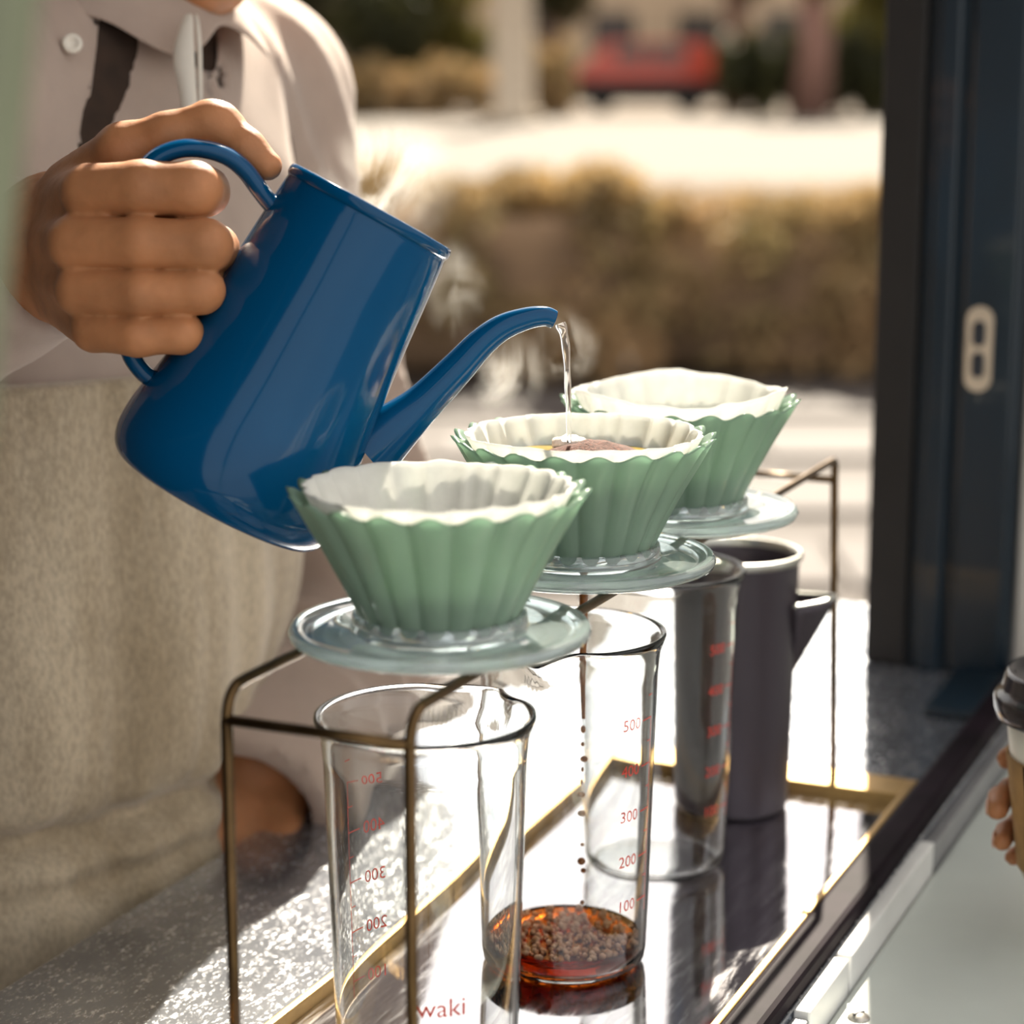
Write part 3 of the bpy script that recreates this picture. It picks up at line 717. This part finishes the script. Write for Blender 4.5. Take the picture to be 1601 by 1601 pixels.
# right hand round the kettle handle: (column, row, depth, radius)
def hp_(x, y, d): return at(x, y, d)
FING = [
    [((138, 300, .8765), .0112), ((222, 294, .8675), .0107), ((304, 296, .8665), .0108), ((320, 299, .884), .0098), ((292, 300, .9005), .0090), ((250, 303, .903), .0080)],
    [((116, 380, .8745), .0110), ((220, 380, .8655), .0101), ((322, 384, .8655), .0103), ((336, 388, .886), .0094), ((300, 390, .902), .0088), ((252, 390, .903), .0080)],
    [((124, 454, .8765), .0098), ((220, 458, .8675), .0089), ((314, 454, .8680), .0092), ((324, 456, .886), .0084), ((285, 458, .901), .0080), ((245, 458, .902), .0074)],
    [((146, 515, .8805), .0090), ((215, 526, .8720), .0080), ((286, 522, .8720), .0079), ((296, 522, .887), .0072), ((270, 522, .899), .0068), ((240, 522, .900), .0062)],
]
THUMB = [((120, 300, .925), .0150), ((195, 238, .897), .0118), ((262, 212, .893), .0092), ((330, 192, .892), .0088), ((345, 196, .892), .0084), ((385, 232, .890), .0076), ((418, 259, .889), .0062)]
def hand_R(P):
    d = None
    for f in FING:
        e = chain(P, [(at(*p), r) for p, r in f], .003); d = e if d is None else smin(d, e, .0007)
    # dorsum and palm
    W0 = [at(88, 330, .950), at(78, 372, .952), at(78, 410, .954), at(92, 445, .953)]
    pl = None
    for f, w0 in zip(FING, W0):
        m = at(*f[0][0]); e = sd_seg(P, m + FW * .004, w0, f[0][1] * .95, .0165); pl = e if pl is None else smin(pl, e, .006)
    pl = smin(pl, sd_seg(P, at(150, 340, .905), at(165, 480, .905), .013, .012), .012)
    pl = smin(pl, sd_seg(P, at(205, 315, .909), at(215, 505, .907), .0125, .0110), .006)
    pl = smin(pl, sd_seg(P, at(265, 325, .897), at(262, 500, .897), .0075, .0070), .004)
    d = smin(d, pl, .004)
    t = chain(P, [(at(*p), r) for p, r in THUMB], .004); d = smin(d, t, .0035)
    d = smin(d, sd_seg(P, at(88, 385, .950), RW, .025, .0245), .012)
    d = smin(d, sd_seg(P, RW, RW.lerp(RE, .5), .0255, .034), .012)
    # knuckle creases
    d += .00022 * waves(P, 5, 1100, 6)
    return d
# left hand resting at the counter's far edge
LHC = at(352, 1318, 1.195)
def hand_L(P):
    w0 = at(405, 1195, 1.235)
    d = sd_seg(P, LW.lerp(LE, .45), w0, .034, .027)
    sx = Vector((.86, .50, .08)).normalized(); fd = (LHC - w0).normalized()
    pl = None
    for k in range(4):
        kn = LHC + sx * ((k - 1.5) * .0205) + fd * (.012 - .004 * abs(k - 1.3)); e = sd_seg(P, w0 + sx * ((k - 1.5) * .011), kn, .0165, .0125); pl = e if pl is None else smin(pl, e, .008)
        m = kn + fd * .030 + Vector((-.004, -.012, -.022)); e2 = m + Vector((.004, .008, -.022)); e3 = e2 + Vector((.004, .010, -.014))
        c = chain(P, [(kn, .0115), (m, .0095), (e2, .0085), (e3, .0072)], .003); d = smin(d, c, .002)
    d = smin(d, pl, .008)
    t0 = w0 + sx * .024 + fd * .035; d = smin(d, chain(P, [(t0, .0140), (t0 + fd * .030 + sx * .016 + Vector((0, -.016, 0)), .0115), (t0 + fd * .056 + sx * .012 + Vector((0, -.024, -.004)), .0088)], .004), .008)
    return d
def bounds(pts, pad): a = np.array([list(p) for p in pts]); return a.min(0) - pad, a.max(0) + pad
def make_person():
    allp = [RS, LS, RE, NB, WC, LE, HC + Vector((0, 0, .13)), FTR - Wv * .06 + Vv * .16, FTL - Vv * .06 - Wv * .08]
    lo, hi = bounds(allp, .09); hi[2] = HC.z + .135; lo[2] = GZ - .002
    def coarse(P):
        d = tors(P, -.006); d = np.minimum(d, armR(P, -.006, RW.lerp(RE, .35))); d = np.minimum(d, armL(P, -.006, LW.lerp(LE, .3))); d = smin(d, head(P), .012)
        return smin(d, legs(P), .02)
    A = surfnets(coarse, lo, hi, .0085)
    hl, hh = bounds([at(20, 180, .87), at(20, 600, .87), at(445, 300, .92), at(445, 600, .92), RW, RW.lerp(RE, .5)], .03)
    Bp = surfnets(hand_R, hl, hh, .00145)
    ll, lh = bounds([LW.lerp(LE, .4), LW, LHC, LHC + Vector((-.05, -.06, -.10)), LHC + Vector((.05, .04, 0))], .04)
    Cp = surfnets(hand_L, ll, lh, .0025)
    me = arr_me([A, Bp, Cp]); smooth_me(me, 1, .4)
    link('body', me, 'skin', person, world=True)
    # face details
    for s in (-1, 1):
        e = HC + Uv * (.031 * s) + Vv * .074 + Wv * .012
        o = link('eye', lathe_me([(0, -.012)] + [(.012 * math.cos(a), .012 * math.sin(a)) for a in np.linspace(-1.4, 1.4, 9)] + [(0, .012)], 16), 'eye_white', person, world=True); o.location = e
        o2 = link('iris', lathe_me([(0, .0012), (.003, .001), (.0055, .0), (.0055, -.001), (0, -.001)], 16), 'iris', person, world=True); o2.location = e + Vv * .0118 - Wv * .002; o2.rotation_euler = Vv.to_track_quat('Z', 'Y').to_euler()
        br = [HC + Uv * (s * u) + Vv * (.084 - .10 * max(0, u - .03)) + Wv * (.030 + .004 * math.sin((u - .015) * 60)) for u in (.014, .026, .038, .050)]
        link('eyebrow', tube_me(br, [.0025, .003, .0028, .0016], 8), 'hair', person, world=True)
    def hair(P):
        d = sd_ell(P, HC + Wv * .022 - Vv * .018, (.081, .097, .104), BM); d = smin(d, sd_ell(P, HC - Vv * .055 - Wv * .03, (.062, .045, .075), BM), .03)
        cut = (P - np.array(HC, np.float32)) @ np.array(Vv, np.float32) - .052 - .5 * np.maximum((P[:, 2] - HC.z - .055), 0)
        return smax(d + .0016 * waves(P, 9, 380, 6, (1, 1, .2)), cut, .012)
    lo, hi = HC - Vector((.14, .14, .15)), HC + Vector((.14, .14, .15))
    link('hair', arr_me([surfnets(hair, lo, hi, .005)]), 'hair', person, world=True)
    # ---- shirt: hollow cloth over torso and arms
    RC = RW.lerp(RE, .03); LC = LW + (LW - LE).normalized() * .012      # where the cuffs end
    aR = np.array((RW - RE).normalized(), np.float32); aL = np.array((LW - LE).normalized(), np.float32)
    def uz(p): q = p - NB; return (q.dot(Uv), q.z, 0)
    SL0, SL1 = uz(at(225, 50, 1.10)), uz(at(118, 230, 1.075))
    def shirt(P):
        base = tors(P, .004)
        ar = smin(sd_seg(P, RS, RE, .060, .054), sd_seg(P, RE, RW, .054, .0385), .03); al = smin(sd_seg(P, LS, LE, .058, .060), sd_seg(P, LE, LW + (LW - LE).normalized() * .03, .060, .052), .03)
        fold = .0090 * (np.abs(waves(P, 21, 30, 5, (1, 1, .5))) - .2) + .0050 * (np.abs(waves(P, 22, 70, 5, (1, 1, .6))) - .2)
        d = smin(smin(base, ar, .03), al, .028)
        # sleeve folds ring the lower arm
        tl = (P - np.array(LE, np.float32)) @ aL; near = np.clip(1 - al / .03, 0, 1)
        rg = 1 - np.abs(np.sin(tl * 66 + 3.2 * waves(P, 31, 20, 4)))
        fold += -near * .0185 * (rg ** 1.5 - .35) * np.clip((tl + .14) * 8, 0, 1) * np.clip((.16 - tl) * 14, 0, 1)
        d = d + fold
        d = smax(d, -(d + .018), .001)
        cr = (P - np.array(RC, np.float32)) @ aR; cl = (P - np.array(LC, np.float32)) @ aL
        nr = ar < .03; nl = (al < .03)
        d = np.where(nr, np.maximum(d, cr), d); d = np.where(nl, np.maximum(d, cl), d)
        q = P - np.array(NB, np.float32); u = q @ np.array(Uv, np.float32); vf = q @ np.array(Vv, np.float32)
        Q = np.stack([u, q[:, 2], np.zeros_like(u)], 1); sl = sd_seg(Q, SL0, SL1, .0085, .0030); sl = np.where(vf > .02, sl, 1.0); d = smax(d, -sl, .004)
        # neck hole and open collar
        nk = sd_seg(P, NB - Wv * .03 + Vv * .045, NB + Wv * .12, .030, .058); d = smax(d, -nk, .004)
        d = np.maximum(d, P[:, 2] - (NB.z + .035)); d = np.maximum(d, (WC.z - .16) - P[:, 2])
        return d
    lo, hi = bounds([RS, LS, RE, LE, LW, RW, WC, WC - Wv * .17, NB + Wv * .05], .085)
    me = arr_me([surfnets(shirt, lo, hi, .0052)]); smooth_me(me, 2, .5)
    link('shirt', me, 'shirt', person, world=True)
    def under(P): return np.maximum(np.maximum(tors(P, -.001), P[:, 2] - (NB.z + .012)), (NB.z - .16) - P[:, 2])
    lo, hi = bounds([NB + Uv * .17, NB - Uv * .17, NB - Wv * .17, NB + Vv * .12, NB - Vv * .12], .05)
    link('opening_shade', arr_me([surfnets(under, lo, hi, .008)]), 'opening_shade', person, world=True)  # dark shell behind the slit, painting the shade inside the shirt opening
    # ---- apron over the front, gathered at the waist
    ztop = at(60, 575, 1.12).z; zw = WC.z
    def apron(P):
        q = P - np.array(WC, np.float32); u = q @ np.array(Uv, np.float32); v = q @ np.array(Vv, np.float32); z = q[:, 2] - .012
        g = tors(P, .016) - .006 * np.exp(-((z + .17) / .12) ** 2)
        ga = np.exp(-(z / .030) ** 2)
        up = np.clip((z - .02) / .2, 0, 1)
        g = g - .0190 * (np.abs(waves(P, 41, 42, 5, (1, 1, .14))) - .2) * (1 - .6 * ga) - .0110 * (np.abs(waves(P, 43, 105, 5, (1, 1, .16))) - .2) * (.45 + .8 * ga)
        g = g - .012 * np.exp(-((z - .075) / .055) ** 2) + .0165 * np.exp(-((z - .0) / .009) ** 2)        # blouson over the seam
        g = g + .008 * np.exp(-((z + .026) / .006) ** 2)                                                   # lower seam of the band
        d = smax(g, -(g + .020), .001)
        d = smax(d, P[:, 2] - ztop, .002); d = smax(d, -(v + .055), .003)
        return np.maximum(d, -z - .39)
    lo, hi = bounds([WC + Uv * .22 + Wv * .36, WC - Uv * .22 - Wv * .36, WC + Vv * .2, WC - Vv * .1], .03); hi[2] = ztop + .01
    me = arr_me([surfnets(apron, lo, hi, .0052)]); smooth_me(me, 1, .5)
    link('apron', me, 'linen', person, world=True)
    def pants(P): return np.maximum(np.minimum(legs(P, .010), smax(tors(P, .006), P[:, 2] - (WC.z - .10), .01)), (GZ + .075) - P[:, 2])
    lo, hi = bounds([WC - Wv * .08 + Uv * .2, WC - Uv * .2, FTR + Vv * .1, FTL - Vv * .1], .09); lo[2] = GZ - .002
    link('trousers', arr_me([surfnets(pants, lo, hi, .014)]), 'trousers', person, world=True)
    # ---- collar flaps, ribbon, button
    def patch(name, pts, m, th=.0022):
        nU = len(pts[0]); V = [p for row in pts for p in row]; Fc = []
        for j in range(len(pts) - 1):
            for k in range(nU - 1): Fc.append((j * nU + k, j * nU + k + 1, (j + 1) * nU + k + 1, (j + 1) * nU + k))
        o = link(name, pyd(V, Fc), m, person, world=True); md = o.modifiers.new('solid', 'SOLIDIFY'); md.thickness = th; md.offset = 0
        sb = o.modifiers.new('sub', 'SUBSURF'); sb.levels = 2; sb.render_levels = 2; return o
    rows = []
    for j in range(5):
        v = j / 4.0; row = []
        for k in range(25):
            th = R(-158 + 316 * k / 24.0); fr = abs(th) / R(158); tip = max(0, 1 - abs(abs(th) - R(30)) / R(26))
            up = Vector((0, 0, .036 - .030 * v ** 1.3 - .026 * tip * v + .008 * (1 - math.cos(th)) * .5)); rad = .050 + .026 * v + .012 * tip * v
            gap = .0 if abs(th) > R(9) else -.006
            row.append(NB + Vv * .012 + (Vv * math.cos(th) + Uv * math.sin(th)) * (rad + gap) + up)
        rows.append(row)
    patch('collar', rows, 'shirt', .0030)
    rib = [(296, 18, 1.100, 6), (290, 50, 1.085, 13), (286, 90, 1.075, 19), (292, 130, 1.068, 15), (296, 165, 1.062, 13), (300, 230, 1.055, 14)]
    patch('ribbon', [[at(x - wd, y, d), at(x, y + 3, d - .004), at(x + wd, y, d + .002)] for x, y, d, wd in rib], 'ribbon', .0015)
    patch('ribbon', [[at(x - 3, y, d), at(x, y, d - .003), at(x + 4, y, d + .002)] for x, y, d in ((306, 20, 1.105), (312, 70, 1.09), (312, 120, 1.08), (314, 200, 1.07))], 'ribbon', .0015)
    o = link('button', lathe_me([(0, .0008), (.0022, .0008), (.003, .0016), (.0046, .0016), (.005, .0005), (.005, -.0008), (0, -.0008)], 24), 'button', person, world=True)
    o.location = at(113, 68, 1.062); o.rotation_euler = (Vv * .3 + Vector((0, -1, .3))).to_track_quat('Z', 'Y').to_euler()
make_person()

# ================================================================== TAKEAWAY CUP AND CUSTOMER'S HAND
CUPB = at(1690, 1368, 1.05)
def cup():
    c = empty('takeaway_cup', CUPB, 'paper takeaway cup with black lid and kraft sleeve at the ledge', 'cup')
    rr = lambda z: .0285 + (.0405 - .0285) * z / .092
    link('body', lathe_me([(0, .004), (rr(0) - .001, .004), (rr(0), 0), (rr(.05), .05), (rr(.092), .092), (rr(.092) - .001, .092), (rr(.05) - .001, .05), (rr(.008) - .001, .008), (0, .008)], 72), 'cup_white', c)
    link('sleeve', lathe_me([(rr(.004) + .0004, .004), (rr(.004) + .0015, .004), (rr(.062) + .0015, .0605), (rr(.062) + .0004, .0605), (rr(.004) + .0004, .004)], 72), 'kraft', c)
    link('lid', lathe_me([(rr(.084) + .0008, .078), (.0435, .079), (.0448, .083), (.0452, .088), (.0440, .0905), (.0424, .0915), (.0412, .094), (.0400, .0995), (.0388, .1015), (.0370, .1015), (.0356, .0985), (.034, .0972), (.02, .0968), (0, .0968), (0, .0950), (.034, .0950), (.0405, .090), (rr(.084) + .0008, .078)], 96), 'lid_black', c)
    for a in (2.2, 5.2):
        o = link('sip_hole', box_me(.012, .003, .0012, .0005), 'pull_hole', c, smooth=False); o.location = (.026 * math.cos(a), .026 * math.sin(a), .0972); o.rotation_euler = (0, 0, a + PI / 2)
    seam = [(Vector((rr(z) + .0016) * np.array((math.cos(R(206)), math.sin(R(206)), 0))) + Vector((0, 0, z))) for z in (.006, .03, .06)]
    link('sleeve_seam', tube_me([tuple(p) for p in seam], .0006, 6), 'black_rail', c)
    return rr
rr_cup = cup()
def customer_hand():
    h = empty('person', Vector((CUPB.x + .30, CUPB.y + .02, CUPB.z)), 'customer hand holding the paper takeaway cup, fingertips showing', 'person')
    C0 = CUPB
    def ringp(ang, z, off): a = R(ang); r = rr_cup(z) + .0016 + off; return C0 + Vector((r * math.cos(a), r * math.sin(a), z))
    def f(P):
        d = None
        for z, r, end in ((.046, .0070, 135), (.0300, .0068, 170), (.0125, .0060, 166), (-.002, .0056, 140)):
            angs = np.linspace(20, end, 9); pts = [(ringp(a, z + .004 * math.sin(R(a)), r * 1.0), r * (1.12 - .30 * k / 8)) for k, a in enumerate(angs)]
            e = chain(P, pts, .003); d = e if d is None else smin(d, e, .002)
        th = [(ringp(-5, .05, .016), .0115), (ringp(-40, .056, .0105), .0095), (ringp(-75, .058, .009), .0082), (ringp(-98, .059, .008), .0070)]
        d = smin(d, chain(P, th, .004), .004)
        pal = None
        for z in (.046, .030, .0125, -.002):
            e = sd_seg(P, ringp(20, z, .012), ringp(-12, z * .8 + .008, .020), .0105, .014); pal = e if pal is None else smin(pal, e, .01)
        d = smin(d, pal, .006)
        wr = C0 + Vector((.115, -.012, .020)); d = smin(d, sd_seg(P, ringp(0, .028, .018), wr, .024, .024), .02); d = smin(d, sd_seg(P, wr, wr + Vector((.20, -.02, -.02)), .0245, .038), .02)
        return d
    lo = C0 + Vector((-.07, -.09, -.03)); hi = C0 + Vector((.36, .08, .10))
    me = arr_me([surfnets(f, lo, hi, .0024)]); smooth_me(me, 1, .4); link('hand', me, 'skin', h, world=True)
    for z, r, end in ((.0300, .0068, 170), (.0125, .0060, 166)):
        a = R(end - 4); n0 = ringp(end - 4, z + .001, r * 1.72)
        o = link('fingernail', lathe_me([(0, .0007), (.003, .0005), (.0045, 0), (.0045, -.0006), (0, -.0006)], 16), 'nail', h, world=True); o.location = n0; o.rotation_euler = Vector((math.cos(a), math.sin(a), 0)).to_track_quat('Z', 'Y').to_euler()
    sl = h
    def slv(P):
        a = C0 + Vector((.19, -.020, .012)); b = C0 + Vector((.40, -.04, -.02)); d = sd_seg(P, a, b, .036, .048) + .002 * waves(P, 61, 120, 5); d = smax(d, -(d + .003), .001)
        return np.maximum(d, (C0.x + .185) - P[:, 0])
    link('sleeve', arr_me([surfnets(slv, C0 + Vector((.17, -.10, -.08)), C0 + Vector((.40, .05, .07)), .005)]), 'trousers', h, world=True)
customer_hand()

# ================================================================== NEAR GREEN POST (out of focus)
def near_post():
    a, b = at(22, -260, .42), at(-75, 620, .44); d = (b - a)
    k0 = (.0 - a.z) / d.z; k1 = (1.349 - a.z) / d.z      # from the counter up to the roof
    pts = [a + d * (k1 + (k0 - k1) * i / 12) for i in range(13)]
    o = link('stall_strut', tube_me([p - pts[-1] for p in pts], .0085, 20), 'post_green'); o.location = pts[-1]
    tag(o, 'blurred pale green strut standing close to the camera', 'strut')
near_post()

# ================================================================== BACKGROUND
def leaves_me(centers, n, size, g, flat=1.0):
    """n small leaf quads scattered through ellipsoids (c, r)"""
    V = []; Fc = []
    wts = [r[0] * r[1] * r[2] for c, r in centers]
    for _ in range(n):
        c, r = g.choices(centers, wts)[0]
        d = Vector((g.gauss(0, 1), g.gauss(0, 1), g.gauss(0, 1))).normalized() * (g.random() ** .33)
        p = Vector((c[0] + d.x * r[0], c[1] + d.y * r[1], c[2] + d.z * r[2])); q = Euler((g.uniform(0, 6.3), g.uniform(0, 6.3), g.uniform(0, 6.3))).to_matrix(); s = size * g.uniform(.6, 1.3)
        o = len(V); V += [p + q @ Vector((-s, 0, 0)), p + q @ Vector((0, -s * .45, 0)), p + q @ Vector((s, 0, 0)), p + q @ Vector((0, s * .45, .1 * s))]; Fc.append((o, o + 1, o + 2, o + 3))
    return pyd(V, Fc)
def gp(px, Y): return (px - 800.5) / F * Y * 1.02       # ground x under a column at distance Y
g = random.Random(11)
def hedge(name, x0, x1, y, h, label, lit_top, n, seed):
    e = empty(name, ((x0 + x1) / 2, y, GZ), label, 'hedge', 'low hedge sections before the road'); cx = (x0 + x1) / 2; gg = random.Random(seed)
    cells = []
    k = int((x1 - x0) / .28)
    for i in range(k):
        for j in range(3):
            cells.append(((x0 - cx + (i + .5) * (x1 - x0) / k + gg.uniform(-.05, .05), gg.uniform(-.1, .35), .18 + j * .22 * h / .8), (.24, .34, .22)))
    tag(link('leaves', leaves_me(cells, n, .045, gg), 'hedge_leaf', e, smooth=False), kind='stuff')
    bm = bmesh.new(); bmesh.ops.create_grid(bm, x_segments=10, y_segments=2, size=.5); bm.free()
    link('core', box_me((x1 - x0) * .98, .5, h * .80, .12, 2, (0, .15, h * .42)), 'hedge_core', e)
    tips = [((x0 - cx + (i + .5) * (x1 - x0) / k, gg.uniform(-.15, .4), h * 0.90 + gg.uniform(-.05, .07)), (.20, .32, .11)) for i in range(k)]
    tag(link('dry_lit_tips', leaves_me(tips, n // 2, .045, gg), 'dry_leaf' if lit_top else 'hedge_leaf', e, smooth=False), kind='stuff')  # dry tips in a paler leaf; the sunlit top is put into the colour
for i, (a, b) in enumerate(((-3.2, -.75), (-.75, .55), (.55, 1.75), (1.75, 3.6))):
    hedge('low_hedge', a, b, 9.4 + .15 * i, (.80, .86, .78, .72)[i], ['brown hedge hidden behind the pouring person', 'brown hedge beyond the kettle spout and steam', 'brown hedge with dry sun-toned tips above the rear drippers', 'brown hedge with dry sun-toned tips beside the blue post'][i], i > 0, 4200, i)
# pillar by the road
def pillar():
    Y = 51; e = empty('concrete_pillar', (gp(803, Y), Y, GZ), 'pale concrete pillar standing at the far side of the road', 'pillar')
    link('shaft', lathe_me([(0, 0), (.52, 0), (.52, .25), (.45, .32), (.43, 3), (.41, 7), (0, 7)], 20), 'concrete', e)
    link('base', box_me(1.3, 1.3, .22, .04, 2, (0, 0, .11)), 'concrete', e)
pillar()
def car():
    Y = 63; x = gp(1000, Y); e = empty('parked_van', (x, Y, GZ), 'blurred red van parked beyond the road', 'van'); e.scale = (1.12, 1.1, 1.35)
    prof = [(-1.75, .66), (-1.78, .75), (-1.7, .98), (-1.35, 1.06), (-1.05, 1.46), (1.45, 1.48), (1.72, 1.25), (1.80, .8), (1.78, .66)]
    bm = bmesh.new(); f = bm.faces.new([bm.verts.new((a, -.8, z)) for a, z in prof]); r = bmesh.ops.extrude_face_region(bm, geom=[f])
    for v in r['geom']:
        if isinstance(v, bmesh.types.BMVert): v.co.y += 1.6
    bmesh.ops.bevel(bm, geom=bm.edges[:], offset=.06, segments=2, affect='EDGES'); link('body', bm_me(bm), 'car_red', e, smooth=False); link('shade_sill', box_me(3.5, 1.5, .40, .05, 2, (0, 0, .46)), 'tyre', e, smooth=False)  # dark lower box; shading under the van is put into its colour
    for a, b in ((-.80, -.02), (.06, .98)): link('side_window', box_me(b - a, .03, .34, .02, 1, ((a + b) / 2, -.81, 1.22)), 'car_glass', e, smooth=False)
    for wx in (-1.1, 1.12):
        for wy in (-.72, .72):
            o = link('wheel', lathe_me([(0, .1), (.2, .1), (.31, .09), (.33, .0), (.31, -.09), (.2, -.1), (0, -.1)], 24), 'tyre', e); o.location = (wx, wy, .33); o.rotation_euler = (PI / 2, 0, 0)
car()
def bank(name, px0, px1, Y, h, label, m):
    x0, x1 = gp(px0, Y), gp(px1, Y); e = empty(name, ((x0 + x1) / 2, Y, GZ), label, 'shrub', 'shrubs beyond the road'); gg = random.Random(int(px0))
    cells = [((x0 - (x0 + x1) / 2 + (i + .5) * (x1 - x0) / 9, gg.uniform(-.4, .4), h * gg.uniform(.3, .72)), ((x1 - x0) / 9, .8, h * .38)) for i in range(9) for _ in range(2)]
    tag(link('leaves', leaves_me(cells, 2600, .16, gg), m, e, smooth=False), kind='stuff')
    link('stem', tube_me([(0, 0, 0), (.05, 0, h * .4), (-.1, 0, h * .7)], [.09, .07, .04], 8), 'bark', e)
bank('dry_shrub', 380, 580, 57, 1.35, 'dry brown shrub below the dark trees near the shoulder', 'dry_leaf')
bank('dry_shrub', 560, 770, 57, 1.45, 'dry brown shrub next to the concrete pillar', 'hedge_leaf')
bank('green_shrub', 825, 890, 58, 2.0, 'olive shrub between pillar and red van', 'hedge_leaf')
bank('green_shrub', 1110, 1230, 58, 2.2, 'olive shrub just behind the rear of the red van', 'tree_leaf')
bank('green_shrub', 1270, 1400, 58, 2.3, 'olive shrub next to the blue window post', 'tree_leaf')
def tree(px, Y, h, crown, label, m, bark='bark', tr=.22, lowc=.35):
    e = empty('street_tree', (gp(px, Y), Y, GZ), label, 'tree', 'trees beyond the road'); gg = random.Random(int(px * 3))
    link('trunk', tube_me([(0, 0, 0), (.1, 0, h * .3), (-.1, .05, h * .6), (.05, 0, h * .9)], [tr * 1.25, tr, tr * .8, tr * .4], 12), bark, e)
    for k in range(4):
        a = k * 1.6 + gg.random(); z = h * (.4 + .1 * k); link('branch', tube_me([(0, 0, z), (math.cos(a) * crown * .4, math.sin(a) * crown * .4, z + h * .12), (math.cos(a) * crown * .7, math.sin(a) * crown * .7, z + h * .2)], [tr * .45, tr * .3, tr * .12], 8), bark, e)
    cells = [((gg.uniform(-.6, .6) * crown, gg.uniform(-.5, .5) * crown, h * gg.uniform(lowc, 1.0)), (crown * .5, crown * .5, h * .14)) for _ in range(14)]
    tag(link('foliage', leaves_me(cells, 5200, .20, gg), m, e, smooth=False), kind='stuff')
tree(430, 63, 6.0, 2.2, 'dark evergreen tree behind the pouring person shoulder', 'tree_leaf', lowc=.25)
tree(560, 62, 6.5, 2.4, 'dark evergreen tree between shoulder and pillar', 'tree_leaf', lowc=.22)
tree(690, 64, 6.0, 1.7, 'olive tree with sunlit leaf colour beside the concrete pillar', 'tree_leaf_lit', lowc=.24)
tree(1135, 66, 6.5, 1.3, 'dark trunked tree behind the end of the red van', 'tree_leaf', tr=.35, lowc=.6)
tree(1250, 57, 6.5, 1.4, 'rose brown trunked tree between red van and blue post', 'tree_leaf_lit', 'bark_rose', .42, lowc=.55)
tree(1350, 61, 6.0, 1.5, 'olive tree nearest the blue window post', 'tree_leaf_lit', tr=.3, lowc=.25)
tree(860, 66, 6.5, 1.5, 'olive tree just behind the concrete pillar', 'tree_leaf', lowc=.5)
def building():
    e = empty('far_building', (4, 88, GZ), 'beige building far behind the trees', 'building')
    link('wall', box_me(70, 6, 8, 0, 1, (0, 3, 4)), 'wall_beige', e, smooth=False)
    for i in range(-9, 10):
        o = link('window', box_me(1.7, .12, 1.5, .02, 1, (0, 0, 0)), 'window_dark', e, smooth=False); o.location = (i * 3.4, -.02, 2.6)
        o = link('window', o.data, None, e, smooth=False); o.location = (i * 3.4, -.02, 5.6)
building()
lbox('side_panel', .822, .86, .0835, .80, .0005, 1.35, 'pale_wall', stall, .003)

# ================================================================== STEAM
def puff(name, pts, label, m='steam'):
    """closed wisp hull along a path of (column, row, depth, radius)"""
    P = crspline([(*at(x, y, d), r) for x, y, d, r in pts], 5); c = Vector(P[0][:3])
    me = tube_me([Vector(p[:3]) - c for p in P], [p[3] for p in P], 16); o = link(name, me, m); o.location = c
    tag(o, label, 'steam', kind='stuff'); return o
puff('steam', [(708, 430, .93, .010), (670, 360, .935, .026), (620, 300, .94, .034), (565, 240, .945, .034), (520, 170, .95, .016)], 'pale steam rising from the open kettle top')
puff('steam', [(720, 560, .95, .008), (715, 500, .95, .018), (710, 430, .95, .018), (705, 350, .95, .008)], 'thin steam curling beside the kettle body and spout')
puff('steam', [(850, 600, .945, .008), (875, 560, .94, .018), (885, 520, .94, .020), (870, 470, .94, .010)], 'small steam curl around the spout tip')
puff('steam', [(700, 640, .96, .010), (760, 600, .96, .026), (830, 570, .96, .026), (880, 560, .96, .010)], 'faint steam drifting under the curved spout')

# ================================================================== sub-parts: hang small pieces on the part that carries them
def rehang():
    bpy.context.view_layer.update()
    def siblings(o, stem): return [c for c in COL.objects if c.parent is o and c.name.split('.')[0] == stem]
    def move(root, child, part):
        ps = siblings(root, part)
        for c in siblings(root, child):
            p = min(ps, key=lambda q: (sum((q.matrix_world @ Vector(b) for b in q.bound_box), Vector()) / 8 - sum((c.matrix_world @ Vector(b) for b in c.bound_box), Vector()) / 8).length)
            m = c.matrix_world.copy(); c.parent = p; c.matrix_parent_inverse = Matrix.Identity(4); c.matrix_basis = p.matrix_world.inverted() @ m
    for root in [o for o in COL.objects if o.parent is None]:
        for child, part in (('iris', 'eye'), ('button', 'collar'), ('pull_slot', 'pull_plate'), ('screw_slot', 'screw'), ('spout_lip', 'spout'), ('sleeve_seam', 'sleeve'), ('sip_hole', 'lid'), ('fingernail', 'hand')):
            if siblings(root, child) and siblings(root, part): move(root, child, part)
rehang()
